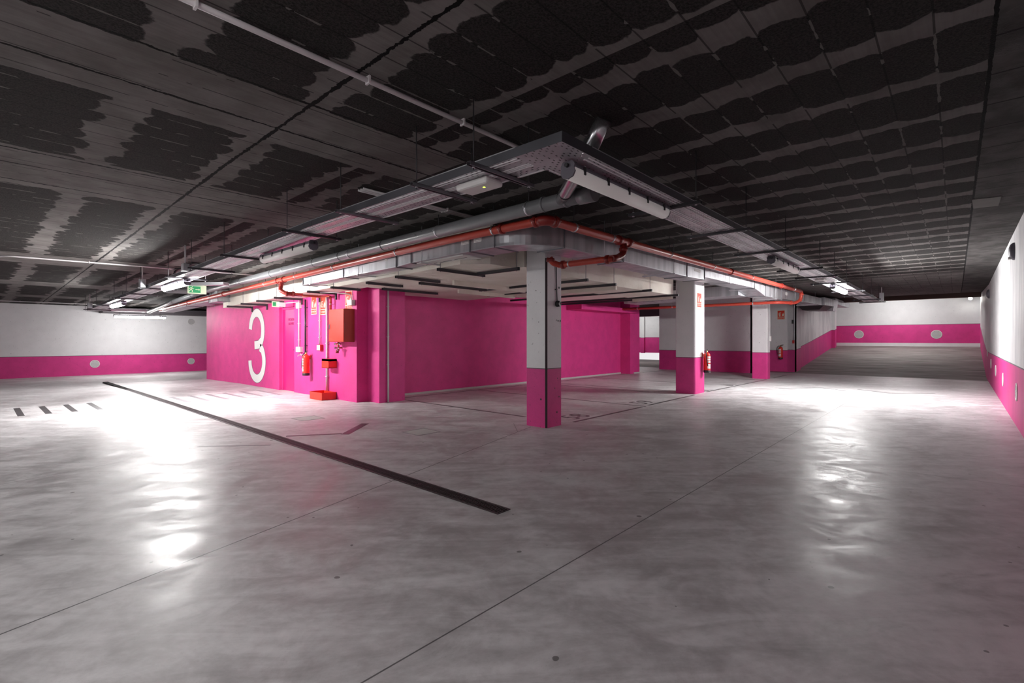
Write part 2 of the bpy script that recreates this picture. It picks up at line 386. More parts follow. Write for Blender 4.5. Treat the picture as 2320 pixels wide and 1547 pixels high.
def wall(name, segs, th, mats, band=.83, plinth=0., parent=None):
    """segs: list of (x0,y0,x1,y1[,inset side]) ; face is on the left of travel, thickness to the right"""
    bm = B()
    for (x0, y0, x1, y1) in segs:
        d = Vector((x1-x0, y1-y0, 0)); L = d.length; d.normalize(); nrm = Vector((d.y, -d.x, 0))*th
        n = max(1, int(L/1.5)) if (max(x0, x1) > 20.5 or max(y0, y1) > 15) else 1
        for k in range(n):
            a = Vector((x0, y0, 0))+d*L*k/n; b = Vector((x0, y0, 0))+d*L*(k+1)/n
            fa, fb = zf(a.x, min(a.y, 5.4) if a.x > 20.5 else a.y), zf(b.x, min(b.y, 5.4) if b.x > 20.5 else b.y)
            ca, cb = zc(a.x, a.y), zc(b.x, b.y)
            lev = [(-.05, -.05, 2)]
            if plinth: lev += [(plinth, plinth, 0)]
            else: lev = [(-.05, -.05, 0)]
            lev += [(band, band, 3), (band+.018, band+.018, 1)] if band < 2.5 else []
            za = [fa+l[0] for l in lev]+[ca+.02]; zb = [fb+l[1] for l in lev]+[cb+.02]
            for i, l in enumerate(lev):
                a0, b0 = a+nrm, b+nrm
                hexa(bm, [(a.x, a.y, za[i]), (a0.x, a0.y, za[i]), (b0.x, b0.y, zb[i]), (b.x, b.y, zb[i]),
                          (a.x, a.y, za[i+1]), (a0.x, a0.y, za[i+1]), (b0.x, b0.y, zb[i+1]), (b.x, b.y, zb[i+1])], l[2])
    if parent: return obj(name, bm, mats, parent)
    return struct(name, bm, mats)
WM = [m_pink, m_white, m_plinth, m_edge]; SM = [m_streakp, m_streak, m_plinth, m_edge]
# travel direction so that the visible face is on the left
wall('wall_left', [(12, 24.55, -9, 24.55)], .2, WM, .745)
wall('wall_right', [(-9, -.60, 4, -.62), (4, -.62, 9, -.64), (9, -.64, 20, -.72), (20, -.72, 27.7, -.75)], .2, SM, .86)
wall('wall_back', [(28, -1, 28, 4.6)], .2, [m_pink, m_white, m_white, m_edge], .95, .15)
# pink stair core: wall with the big number, the pier, the long pink wall and its end pier
def slabwall(name, boxes, mats, parent=None):
    bm = B()
    for (x0, x1, y0, y1, z0, mi) in boxes:
        hexa(bm, [(x0, y0, z0 if z0 > .5 else zf(x0, y0)-.05), (x1, y0, z0 if z0 > .5 else zf(x1, y0)-.05), (x1, y1, z0 if z0 > .5 else zf(x1, y1)-.05), (x0, y1, z0 if z0 > .5 else zf(x0, y1)-.05),
                  (x0, y0, zc(0, y0)+.02), (x1, y0, zc(0, y0)+.02), (x1, y1, zc(0, y1)+.02), (x0, y1, zc(0, y1)+.02)], mi)
    return struct(name, bm, mats) if parent is None else obj(name, bm, mats, parent)
wall_core = slabwall('wall_center', [(5.06, 5.36, 12.4, 18.05, 0, 0), (5.06, 5.36, 11.6, 12.4, 2.03, 0), (5.08, 5.36, 8.78, 11.6, 0, 0)], [m_pink])
slabwall('wall_pier', [(5.33, 5.93, 8.37, 9.12, 0, 0)], [m_pink])
wall_long = slabwall('wall_middle', [(5.93, 16.0, 9.12, 9.32, 0, 0)], [m_pink])
slabwall('wall_pier_end', [(15.95, 16.65, 8.72, 9.32, 0, 0), (16.65, 16.95, 8.95, 9.32, 0, 0)], [m_pink])
slabwall('wall_core_side', [(5.36, 16.95, 17.85, 18.05, 0, 0)], [m_pink])
slabwall('wall_core_end', [(16.75, 16.95, 9.32, 17.85, 0, 0)], [m_pink])
wall('wall_front', [(19.4, 5.45, 19.4, 9.25)], .25, WM, .80)
wall('wall_front_return', [(19.65, 5.45, 19.4, 5.45)], .2, WM, .80)
wall('wall_front_side', [(19.65, 9.25, 25.4, 9.25)], .25, WM, .80)
wall('wall_corner', [(20.95, 4.52, 20.95, 5.7)], .25, WM, .82)
wall('wall_ramp', [(21.9, 4.52, 20.95, 4.52), (27.34, 4.36, 21.9, 4.62)], .25, SM, .84)
wall('wall_ramp_pier', [(27.99, 4.30, 27.72, 4.30), (27.72, 4.22, 27.35, 4.22)], .2, WM, .84)
wall('wall_far', [(25.4, 9, 25.4, 17)], .2, WM, .80)
wall('wall_far_pier', [(25.25, 12.95, 25.25, 13.15)], .15, WM, .80)
# bare strip where the pink paint stops short of the floor
bm = B(); box(bm, 5.95, 15.95, 9.10, 9.119, 0, .045); box(bm, 16.2, 16.9, 8.69, 8.719, 0, .05); obj('plinth', bm, m_plinth, wall_long)
# pink downstand box at the top of the long wall and dark beam of the passage behind
bm = B(); box(bm, 12.6, 16.3, 8.55, 9.12, 2.19, 2.34); o = struct('trim_1', bm, m_pink)
bm = B(); box(bm, 22.0, 22.35, 9.5, 17, 2.38, 2.80); o = struct('trim_2', bm, m_darkgalv)
bm = B(); box(bm, 3.2, 12, 23.6, 24.53, 2.27, 2.45); o = struct('trim_3', bm, plain('dark_beam', (.09, .08, .09, 1), .8))

# door of the stair core, set back in its recess
bm = B(); box(bm, 5.15, 5.19, 11.60, 12.4, zf(0, 12)-.01, 2.03); d1 = struct('door_1', bm, plain('pink_door', (.70, .018, .20, 1), .35))
bm = B(); box(bm, 5.125, 5.15, 12.35, 12.4, 0, 2.03); box(bm, 5.125, 5.15, 11.6, 12.35, 1.98, 2.03); obj('door_frame', bm, m_pink, d1)
bm = B(); box(bm, 5.13, 5.15, 11.64, 11.68, .98, 1.03); tube(bm, [(5.128, 11.66, 1.0), (5.128, 11.78, 1.0)], .008, 8); obj('door_handle', bm, m_black, d1)
bm = B(); text_bm(bm, 'ESCALERA', .09, wallL((5.148, 12.08, 1.735)), mi=0, sx=.85, align='LEFT'); text_bm(bm, 'ASCENSOR', .09, wallL((5.148, 12.08, 1.635)), sx=.85, align='LEFT'); obj('door_lettering', bm, m_purple, d1)

# the big painted 3
def big3():
    pts = []
    def arc(cx, cy, rx, ry, a0, a1, n):
        for i in range(n+1):
            a = math.radians(a0+(a1-a0)*i/n); pts.append((cx+rx*math.cos(a), cy+ry*math.sin(a)))
    arc(.575, 1.38, .43, .47, 176, -36, 26)
    pts.append((.72, 1.0)); pts.append((.44, .98))
    up = list(pts); pts.clear()
    pts.append((.80, .93))
    arc(.595, .56, .48, .47, 42, -180, 28)
    return up, list(pts)
M3 = wallL((5.058, 14.42, .115))
bm = B()
for k, (mi, ex, th) in enumerate(((1, .03, .0008), (0, 0, .002))):
    for pp in big3(): stroke(bm, pp, .215+ex, M3, th, mi)
tag(obj('painted_number', bm, [m_paintw, m_edge], wall_core), 'tall thin white number three', 'number'); del bpy.data.objects['painted_number']['category']

# ---------------------------------------------------------------- cream fireproofed soffit over the parking bays
ZS = 2.31
bm = B()
def soff(poly, z, top=None):
    a = [bm.verts.new((x, y, z-drop(y))) for x, y in poly]; b = [bm.verts.new((x, y, zc(0, y)+.01)) for x, y in poly]; n = len(poly)
    for i in range(n): bm.faces.new((a[i], a[(i+1) % n], b[(i+1) % n], b[i]))
    bm.faces.new(a[::-1])
soff([(4.58, 5.15), (4.86, 4.83), (5.39, 4.83), (5.39, 4.66), (5.79, 4.66), (5.79, 4.83), (8.35, 4.83), (8.35, 9.12), (5.94, 9.12), (5.94, 8.36), (5.06, 8.36), (5.06, 14.3), (4.58, 14.3)], ZS)
soff([(8.35, 4.85), (10.9, 4.85), (10.9, 5.9), (8.35, 5.9)], ZS-.03)
soff([(8.35, 5.9), (12.6, 5.9), (12.6, 9.12), (8.35, 9.12)], 2.50)
soff([(10.9, 4.9), (11.0, 4.9), (11.0, 5.9), (10.9, 5.9)], 2.2)
soff([(4.58, 14.3), (5.06, 14.3), (5.06, 14.9), (4.58, 14.9)], ZS-.02)
soffit = struct('trim_4', bm, m_cream)
bm = B()
box(bm, 5.6, 7.5, 6.45, 6.50, ZS-.11, ZS-.02); box(bm, 6.6, 8.3, 7.45, 7.50, ZS-.12, ZS-.04); box(bm, 8.28, 8.34, 4.84, 7.4, ZS-.10, ZS-.01)
obj('panel_edge', bm, m_cream, soffit)

# ---------------------------------------------------------------- floor marks (painted on the floor: parts of it)
def fmark(name, quads, m, h=.0016):
    bm = B()
    for q in quads:
        hexa(bm, [(x, y, zf(x, y)+.0002) for x, y in q]+[(x, y, zf(x, y)+h) for x, y in q])
    return obj(name, bm, m, floor)
def lineq(x0, y0, x1, y1, wd):
    d = Vector((x1-x0, y1-y0)).normalized(); n = Vector((-d.y, d.x))*wd/2
    return [(x0-n.x, y0-n.y), (x1-n.x, y1-n.y), (x1+n.x, y1+n.y), (x0+n.x, y0+n.y)]
for q in ((6.1, 4.28, 8.3, 4.30), (8.6, 4.32, 10.9, 4.36), (11.75, 4.40, 13.95, 4.38), (14.0, 4.38, 16.6, 4.36), (17.4, 4.37, 19.2, 4.4), (5.98, 5.15, 5.98, 8.75), (8.42, 4.28, 8.36, 8.75), (10.78, 5.4, 10.74, 8.75), (11.47, 5.0, 11.10, 8.75), (13.8, 4.45, 13.6, 8.75), (16.2, 4.6, 16.5, 7.9), (5.9, 8.76, 15.7, 8.80), (15.6, 8.8, 19.0, 8.75)):
    fmark('parking_line', [lineq(*q, .055)], m_floorpaint)
fmark('parking_line', [lineq(2.63, 18.55, 5.0, 18.3, .05)], m_floorpaint)
for s_, x, y in (('58', 6.55, 4.56), ('59', 8.93, 4.60), ('60', 11.95, 4.62), ('61', 13.95, 4.62)):
    bm = B(); text_bm(bm, s_, .52, Matrix.Translation((x, y, .0012)), .0008); obj('painted_number', bm, m_floorpaint, floor)
for i, (x, mt) in enumerate(((.50, 0), (.83, 0), (1.16, 0), (1.50, 0), (1.83, 1), (2.20, 1), (2.86, 1), (3.20, 1), (3.55, 1), (3.90, 1), (4.27, 1), (4.65, 1))):
    y0, y1 = (11.3, 12.65)
    fmark('crossing_stripe', [lineq(x, y0, x, y1, .085)], (m_floorpaint, m_floorfaint)[mt])
fmark('crossing_stripe', [lineq(4.23, 11.34, 4.7, 11.5, .03), lineq(4.23, 12.66, 4.68, 12.8, .03)], m_floorfaint)
fmark('direction_arrow', [lineq(3.27, 5.95, 3.90, 6.5, .11), lineq(2.70, 6.40, 3.27, 6.03, .07)], m_floorpaint)
fmark('direction_arrow', [lineq(1.75, 6.55, 2.35, 6.0, .05)], m_floorfaint)
fmark('direction_arrow', [lineq(13.79, 3.33, 14.75, 2.61, .05), lineq(14.75, 2.61, 14.29, 1.98, .05)], m_floorpaint)
fmark('direction_arrow', [lineq(14.88, 1.81, 14.30, 1.10, .05), lineq(14.30, 1.10, 14.97, .36, .05)], m_floorpaint)

# drainage channel with its grating
ch = thing('drain_channel', 'long black slotted drain grating running across the concrete floor', 'drain', (2.575, 10.5, 0))
bm = B(); box(bm, 2.515, 2.635, 2.42, 18.6, -.03, .0012); obj('channel_bed', bm, m_pit, ch)
def gseg(y0, y1):
    bm = B()
    za, zb = zf(0, y0), zf(0, y1)
    def bx(x0, x1, a, b, h0=.001, h1=.006):
        hexa(bm, [(x0, a, zf(0, a)+h0), (x1, a, zf(0, a)+h0), (x1, b, zf(0, b)+h0), (x0, b, zf(0, b)+h0), (x0, a, zf(0, a)+h1), (x1, a, zf(0, a)+h1), (x1, b, zf(0, b)+h1), (x0, b, zf(0, b)+h1)])
    bx(2.505, 2.523, y0, y1); bx(2.627, 2.645, y0, y1); bx(2.571, 2.579, y0, y1)
    yy = y0
    st = .022 if y0 < 7 else .045
    while yy < y1: bx(2.523, 2.627, yy, yy+st*.40); yy += st
    return bm
y = 2.42; k = 0
while y < 18.5:
    y1 = min(y+1.0, 18.6); obj('grating', gseg(y, y1-.006), m_grate, ch); y += 1.0
# two small manhole covers
for (x, y, lb) in ((4.06, 5.35, 'faint square manhole cover set in the floor in front of the drain, nearer the column'), (3.55, 7.6, 'faint square manhole cover set in the floor, between the drain and the pink wall')):
    c = thing('manhole_cover', lb, 'manhole cover', (x, y, 0))
    bm = B(); s_ = .19
    for q in ((x-s_, x+s_, y-s_, y-s_+.012), (x-s_, x+s_, y+s_-.012, y+s_), (x-s_, x-s_+.012, y-s_+.012, y+s_-.012), (x+s_-.012, x+s_, y-s_+.012, y+s_-.012)): box(bm, *q, 0, .002)
    obj('frame', bm, m_floorfaint, c); bm = B(); box(bm, x-s_+.02, x+s_-.02, y-s_+.02, y+s_-.02, 0, .0015); obj('lid', bm, m_plinth, c)

# ---------------------------------------------------------------- concrete columns
def column(x0, x1, y0, y1, label, band=.83, ctop=None, seam=True):
    c = thing('concrete_column', label, 'column', ((x0+x1)/2, (y0+y1)/2, 0), None)
    top = zc((x0+x1)/2, (y0+y1)/2)
    bm = B(); ch_ = .022
    poly = [(x0+ch_, y0), (x1-ch_, y0), (x1, y0+ch_), (x1, y1-ch_), (x1-ch_, y1), (x0+ch_, y1), (x0, y1-ch_), (x0, y0+ch_)]
    prism(bm, poly, 0, band); obj('painted_base', bm, m_pink, c)
    bm = B(); prism(bm, poly, band, band+.012); obj('border_line', bm, m_edge, c)
    bm = B(); prism(bm, poly, band+.012, top); obj('shaft', bm, m_white, c)
    return c
c1 = column(5.405, 5.775, 4.262, 4.645, 'nearest square column, white above and pink below, worn edges')
bm = B(); prism(bm, [(5.401, 4.281), (5.424, 4.258), (5.429, 4.263), (5.406, 4.286)], 0, 2.4); obj('corner_trim', bm, plain('brown_trim', (.045, .03, .035, 1), .5), c1)
bm = B()
for (x, y, z, r) in ((5.401, 4.36, .40, .012), (5.401, 4.45, 1.95, .006), (5.401, 4.40, 1.5, .005)): box(bm, x, x+.006, y-r, y+r, z-r, z+r)
for (x, z, r) in ((5.70, .42, .008), (5.68, 1.52, .010), (5.73, 1.52, .012), (5.64, 1.53, .005), (5.70, 2.0, .012), (5.65, .20, .010), (5.6, .55, .006), (5.66, .69, .005)): box(bm, x-r, x+r, 4.258, 4.264, z-r, z+r*1.3)
obj('pit_mark', bm, m_black, c1)
column(11.04, 11.62, 4.40, 4.86, 'second white and pink column, with an extinguisher and a red sign on it', .83)
column(16.83, 17.15, 4.40, 4.86, 'third and farthest white and pink column, plain except for a thin cable', .83)

# ---------------------------------------------------------------- luminaires
def make_lamp(name, label, L, mat, strength_group):
    t_ = thing(name, label, 'light', (0, 0, 0), None)
    bm = B(); R_ = .062
    pr = [(-.046, .012), (-.050, .030), (-.040, .050), (-.03, .058), (.03, .058), (.040, .050), (.050, .030), (.046, .012)]
    M = Matrix(((0, 0, 1, 0), (1, 0, 0, 0), (0, 1, 0, 0), (0, 0, 0, 1)))
    pr2 = pr+[(.052, -.01), (.036, -.038), (0, -.050), (-.036, -.038), (-.052, -.01)]
    prism(bm, pr, -L/2, L/2, 0, M); o = obj('housing', bm, m_housing, t_)
    bm = B(); pd = [(.056*math.cos(a), -.002-.052*math.sin(a)) for a in [-.40+i*(PI+.80)/14 for i in range(15)]]
    prism(bm, pd, -L/2+.01, L/2-.01, 0, M)
    for f in bm.faces: f.smooth = len(f.verts) == 4
    obj('diffuser', bm, mat, t_)
    for k in range(5):
        u = -L/2+.12+k*(L-.24)/4
        for s_ in (-1, 1):
            bm = B(); box(bm, u-.010, u+.010, s_*.056-.006, s_*.056+.006, -.012, .040); obj('clip', bm, m_black, t_)
    for s_ in (-1, 1):
        bm = B(); lathe(bm, [(.014, 0), (.014, .02)], 12, Matrix.Translation((s_*L/2+(.0 if s_ > 0 else -.02), 0, .034)) @ Matrix.Rotation(PI/2, 4, 'Y')); obj('cable_gland', bm, m_black, t_)
        bm = B(); prism(bm, [(x_*1.12, z_*1.12) for x_, z_ in pr2], 0, .012, 0, Matrix.Translation((s_*(L/2-.006)-.006, 0, 0)) @ M); obj('end_cap', bm, m_housing, t_)
    return t_
ZT = 2.44       # underside of the tray
lit = make_lamp('batten_light', 'lit tube light under the right-hand cable tray, towards the ramp', 1.55, m_tube_lit, 0)
dim = make_lamp('batten_light', 'unlit tube light under the cable tray beside its corner, nearest one', 1.45, m_tube_dim, 0)
GL = None
dim.location = (3.36, 1.90, ZT-.073)
lit.location = (13.0, 1.93, ZT-.073)
dup(dim, (8.25, 1.92, ZT-.073), 0, 'unlit tube light under the right tray run, farther off, dark end cap')
dup(dim, (2.62, 6.2, ZT-.088-drop(6.2)), PI/2, 'unlit tube light under the left tray run, dark end cap')
dup(lit, (2.50, 10.75, ZT-.088-drop(10.75)), PI/2, 'glaring lit tube light under the left tray, nearest lit one')
lit2 = make_lamp('batten_light', 'lit tube light under the left tray near its far end', 1.55, m_tube_far, 0)
lit2.location = (2.50, 16.2, ZT-.088-drop(16.2)); lit2.rotation_euler = (0, 0, PI/2)
if 0: dup(lit, (2.50, 16.2, ZT-.062-drop(16.2)), PI/2, 'lit tube light under the left tray near its far end')
lf = dup(lit2, (4.1, 22.3, 2.09), 0, 'lit tube light hanging crosswise in front of the far left wall')
for x in (3.5, 4.7): bm = B(); tube(bm, [(x, 22.3, 2.14), (x, 22.3, zc(0, 22.3))], .006, 6); obj('suspension_rod', bm, m_rod, lf)
lp = make_lamp('batten_light', 'unseen lit tube light added to brighten the passage behind the pink wall', 1.55, m_tube_pas, 0)  # added lamp, hidden from view, that brightens the passage
lp.location = (23.6, 12.9, 2.66); lp.rotation_euler = (0, 0, PI/2)
lr = make_lamp('batten_light', 'lit tube light behind the beam at the top of the ramp', 1.55, m_tube_rmp, 0)
lr.location = (26.1, 1.8, 2.985); lr.rotation_euler = (0, 0, PI/2)
mid = make_lamp('batten_light', 'unseen tube light added behind the camera to fill the floor, nearer one', 1.5, m_tube_fill, 0)  # added fill lamps, out of view, to brighten the near floor
mid.location = (-1.0, 1.6, 2.80)
dup(mid, (-2.4, 5.2, 2.79), PI/2, 'unseen tube light added behind the camera to fill the floor, farther left one')

# emergency light on the near tray run
e = thing('emergency_light', 'white emergency light box with a green dot under the near left tray', 'emergency light', (2.56, 2.66, ZT-.05))
bm = B(); prism(bm, [(2.475, 2.50), (2.655, 2.50), (2.655, 2.84), (2.475, 2.84)], ZT-.055, ZT-.001); obj('body', bm, m_wplastic, e, .02)
bm = B(); lathe(bm, [(.009, 0), (.009, .002)], 12, Matrix.Translation((2.55, 2.60, ZT-.0570))); obj('indicator', bm, m_led, e)
e = thing('emergency_light', 'small white emergency light box under the right tray beside the lit tube', 'emergency light', (11.2, 1.95, ZT-.05))
bm = B(); box(bm, 11.05, 11.35, 1.88, 2.05, ZT-.055, ZT-.001); obj('body', bm, m_wplastic, e, .02)
bm = B(); box(bm, 11.08, 11.32, 1.90, 2.03, ZT-.060, ZT-.055); obj('lens', bm, m_dark, e)

# ---------------------------------------------------------------- cable tray
def tray_run(axis, a0, a1, o0, o1, name, label):
    t_ = thing(name, label, 'cable tray', ((o0+o1)/2, (a0+a1)/2, ZT) if axis == 'y' else ((a0+a1)/2, (o0+o1)/2, ZT))
    L = a1-a0; n = max(1, int(round(L/3.0)))
    for k in range(n):
        u0, u1 = a0+L*k/n, a0+L*(k+1)/n-.006
        def P(u, v, z): return (v, u, z-drop(u)) if axis == 'y' else (u, v, z)
        bm = B()
        def bx(v0, v1, z0, z1, mi=0):
            sub = 1
            hexa(bm, [P(u0, v0, z0), P(u0, v1, z0), P(u1, v1, z0), P(u1, v0, z0), P(u0, v0, z1), P(u0, v1, z1), P(u1, v1, z1), P(u1, v0, z1)], mi)
        bx(o0, o1, ZT, ZT+.0015, 0)
        obj('perforated_base', bm, m_tray_y if axis == 'y' else m_tray_x, t_)
        bm = B(); bx(o0-.0015, o0, ZT, ZT+.06); bx(o1, o1+.0015, ZT, ZT+.06)
        obj('side_rail', bm, m_rail, t_)
        for q0, q1 in ((o0-.003, o0+.008), (o1-.008, o1+.003)): bm = B(); bx(q0, q1, ZT+.060, ZT+.066); obj('rail_lip', bm, m_galv, t_)
        bm = B()
        w_ = o1-o0
        for f in (.07, .16, .43, .50, .57, .93): bx(o0+w_*f-.0045, o0+w_*f+.0045, ZT-.005, ZT-.0005)
        obj('rib', bm, m_rib, t_)
    return t_
ty = tray_run('y', 2.13, 5.0, 2.37, 2.70, 'cable_tray', 'perforated steel cable tray, first length of the left run')
ty2 = tray_run('y', 5.0, 20.4, 2.37, 2.70, 'cable_tray', 'long perforated steel cable tray running away to the left')
tx = tray_run('x', 2.70, 19.3, 1.75, 2.13, 'cable_tray', 'long perforated steel cable tray running away to the right')
cn = thing('tray_corner', 'corner piece joining the two cable tray runs above the room', 'cable tray', (2.53, 1.94, ZT))
bm = B(); box(bm, 2.37, 2.70, 1.75, 2.13, ZT, ZT+.0015); obj('perforated_base', bm, m_tray_x, cn)
bm = B(); box(bm, 2.3685, 2.37, 1.75, 2.13, ZT, ZT+.06); box(bm, 2.37, 2.70, 1.7485, 1.75, ZT, ZT+.06); box(bm, 2.3685, 2.378, 1.7485, 2.13, ZT+.06, ZT+.064); box(bm, 2.378, 2.70, 1.7485, 1.757, ZT+.06, ZT+.064); obj('side_rail', bm, m_rail, cn)
# far left length turning to the right
tz = thing('cable_tray', 'short cable tray length crossing in front of the far left wall', 'cable tray', (4.2, 20.6, 2.17))
bm = B(); box(bm, 2.70, 3.85, 20.05, 20.4, ZT-drop(20.4)-.0, ZT-drop(20.4)+.0015); obj('perforated_base', bm, m_tray_x, tz)
bm = B(); box(bm, 2.70, 3.85, 20.4, 20.402, ZT-drop(20.4), ZT-drop(20.4)+.06); box(bm, 2.70, 3.85, 20.048, 20.05, ZT-drop(20.4), ZT-drop(20.4)+.06); obj('side_rail', bm, m_galv, tz)
# junction boxes on the sides of the tray
def trunk_hanger(axis, a, lo_, hi_, label, mat=None):
    mat = mat or m_dark
    if axis == 'y': z = ZT-drop(a)-.003; loc = ((lo_+hi_)/2, a, z)
    else: z = ZT-.003; loc = (a, (lo_+hi_)/2, z)
    h = thing('tray_hanger', label, 'hanger', loc, 'trapeze hangers under the cable tray')
    bm = B()
    def bx(u0, u1, v0, v1, z0, z1):
        if axis == 'y': box(bm, v0, v1, u0, u1, z0, z1)
        else: box(bm, u0, u1, v0, v1, z0, z1)
    bx(a-.019, a+.019, lo_, hi_, z-.006, z-.004); bx(a-.019, a-.017, lo_, hi_, z-.028, z-.004); bx(a+.017, a+.019, lo_, hi_, z-.028, z-.004)
    bx(a-.019, a-.010, lo_, hi_, z-.030, z-.028); bx(a+.010, a+.019, lo_, hi_, z-.030, z-.028)
    obj('channel', bm, mat, h)
    for v in (lo_+.045, hi_-.045):
        x, y = (v, a) if axis == 'y' else (a, v)
        bm = B(); tube(bm, [(x, y, z-.05), (x, y, zc(x, y))], .0045, 8); r_ = obj('rod', bm, m_rod, h)
        bm = B(); lathe(bm, [(.010, 0), (.010, .008)], 6, Matrix.Translation((x, y, z-.038))); lathe(bm, [(.010, 0), (.010, .008)], 6, Matrix.Translation((x, y, z-.004))); obj('nut', bm, m_galv, r_)
    return h
nm = ['first', 'second', 'third', 'fourth', 'fifth', 'sixth', 'seventh', 'eighth', 'ninth', 'tenth', 'eleventh', 'twelfth']
for i, y in enumerate((2.39, 3.02, 4.16, 5.3, 7.27, 8.75, 10.1, 12.2, 13.6, 15.0, 17.6, 19.6)):
    trunk_hanger('y', y, 2.20, 2.86, 'channel and rod hanger under the left tray run, %s from the tray corner' % nm[i], m_darkgalv if i < 3 else m_dark)
for i, x in enumerate((4.15, 5.5, 7.12, 9.3, 10.6, 11.95, 14.3, 15.9, 17.6, 19.0)):
    trunk_hanger('x', x, 1.60, 2.28, 'channel and rod hanger under the right tray run, %s from the tray corner' % nm[i], m_dark)
# small junction boxes standing on the tray sides
for (x, y, dx, dy, dz, lb) in ((2.30, 12.35, .05, .07, .18, 'grey junction box on the left tray just past the glaring light'), (2.30, 9.3, .045, .06, .12, 'small grey junction box on the left tray before the glaring light'), (2.30, 19.2, .05, .1, .16, 'grey junction box at the far end of the left tray'), (18.7, 1.68, .08, .05, .24, 'upright grey junction box at the far end of the right tray')):
    z = ZT-drop(y)
    j = thing('junction_box', lb, 'junction box', (x, y, z))
    bm = B(); box(bm, x-dx, x+dx, y-dy, y+dy, z+.0, z+dz); obj('case', bm, m_galv, j, .004)
    bm = B(); tube(bm, [(x, y, z+dz), (x, y, zc(x, y))], .012, 8); obj('conduit', bm, m_conduit, j)

# ---------------------------------------------------------------- ventilation duct
ZD, HD = 2.387, .243
dl = thing('duct_corner', 'curved sheet metal duct elbow in front of the nearest column', 'duct', (4.9, 4.1, ZD))
bm = B(); cx, cy, Ro, Ri = 5.0-.12+.02, 4.33-.10+.07, .60, .17
cx, cy = 4.29+.60, 3.58+.60
Ri = .60-.42
n = 14
def arcp(R, k): a = PI+PI/2*k/n; return (cx+R*math.cos(a), cy+R*math.sin(a))
poly = [arcp(Ro, k) for k in range(n+1)]+[arcp(Ri, k) for k in range(n, -1, -1)]
for k in range(n):
    a, b, c_, d_ = arcp(Ro, k), arcp(Ro, k+1), arcp(Ri, k+1), arcp(Ri, k)
    q = [a, b, c_, d_]
    hexa(bm, [(p[0], p[1], ZD) for p in q]+[(p[0], p[1], ZD+HD) for p in q])
bmesh.ops.remove_doubles(bm, verts=bm.verts, dist=1e-5)
obj('elbow', bm, m_duct, dl)
bm = B()
for k in range(n):   # folded seam along the lower outer edge
    a, b = arcp(Ro+.006, k), arcp(Ro+.006, k+1); c_, d_ = arcp(Ro-.004, k+1), arcp(Ro-.004, k)
    hexa(bm, [(p[0], p[1], ZD-.006) for p in (a, b, c_, d_)]+[(p[0], p[1], ZD+.008) for p in (a, b, c_, d_)])
obj('seam', bm, m_galv, dl)
bm = B(); box(bm, 4.287, 4.29, 4.30, 4.40, ZD+.14, ZD+.19); 
def sticker(x, y0, y1, z0, z1, par, xface=True, lines=3):
    bm = B()
    if xface:
        box(bm, x-.002, x, y0, y1, z0, z1, 0)
        for k in range(lines): zz = z0+(z1-z0)*(k+.6)/(lines+.3); box(bm, x-.003, x-.002, y0+.012, y1-.012, zz, zz+.004, 1)
    else:
        box(bm, x[0], x[1], y0-.002, y0, z0, z1, 0)
        for k in range(lines): zz = z0+(z1-z0)*(k+.6)/(lines+.3); box(bm, x[0]+.012, x[1]-.012, y0-.003, y0-.002, zz, zz+.004, 1)
    return obj('sticker', bm, [m_paintw, m_edge], par)
bm.free()
def duct_y(y0, y1, za, zb, par, x0=4.29, x1=4.71, h=HD, fl=True):
    bm = B(); hexa(bm, [(x0, y0, za), (x1, y0, za), (x1, y1, zb), (x0, y1, zb), (x0, y0, za+h), (x1, y0, za+h), (x1, y1, zb+h), (x0, y1, zb+h)]); obj('duct_section', bm, m_duct, par)
    for (yy, zz) in ((y0, za), (y1, zb)):
        bm = B()
        e_ = .012; s_ = .012 if yy == y0 else -.012
        a, b = sorted((yy, yy+s_)); box(bm, x0-e_, x1+e_, a, b, zz-e_, zz+.001); box(bm, x0-e_, x0+.001, a, b, zz, zz+h+e_); box(bm, x1-.001, x1+e_, a, b, zz, zz+h+e_)
        obj('flange', bm, m_darkgalv, par)
    bm = B(); hexa(bm, [(x0-.005, y0, za-.005), (x0+.004, y0, za-.005), (x0+.004, y1, zb-.005), (x0-.005, y1, zb-.005), (x0-.005, y0, za+.008), (x0+.004, y0, za+.008), (x0+.004, y1, zb+.008), (x0-.005, y1, zb+.008)]); obj('seam', bm, m_galv, par)
def duct_x(xa, xb, za, zb, par, y0=3.58, y1=4.00, h=HD):
    bm = B(); hexa(bm, [(xa, y0, za), (xb, y0, zb), (xb, y1, zb), (xa, y1, za), (xa, y0, za+h), (xb, y0, zb+h), (xb, y1, zb+h), (xa, y1, za+h)]); obj('duct_section', bm, m_duct, par)
    for (xx, zz) in ((xa, za), (xb, zb)):
        bm = B()
        e_ = .012; s_ = .012 if xx == xa else -.012
        a, b = sorted((xx, xx+s_)); box(bm, a, b, y0-e_, y1+e_, zz-e_, zz+.001); box(bm, a, b, y0-e_, y0+.001, zz, zz+h+e_); box(bm, a, b, y1-.001, y1+e_, zz, zz+h+e_)
        obj('flange', bm, m_darkgalv, par)
    bm = B(); hexa(bm, [(xa, y0-.005, za-.005), (xb, y0-.005, zb-.005), (xb, y0+.004, zb-.005), (xa, y0+.004, za-.005), (xa, y0-.005, za+.008), (xb, y0-.005, zb+.008), (xb, y0+.004, zb+.008), (xa, y0+.004, za+.008)]); obj('seam', bm, m_galv, par)
dy = thing('ventilation_duct', 'rectangular sheet metal duct running left from the curved elbow', 'duct', (4.5, 6.8, ZD))
duct_y(4.18, 4.63, ZD, ZD, dy); duct_y(4.63, 5.89, ZD, ZD-.012, dy); duct_y(5.89, 6.27, ZD-.012, ZD-.035, dy); duct_y(6.27, 7.85, ZD-.035, ZD-.055, dy); duct_y(7.85, 9.4, ZD-.055, ZD-.075, dy)
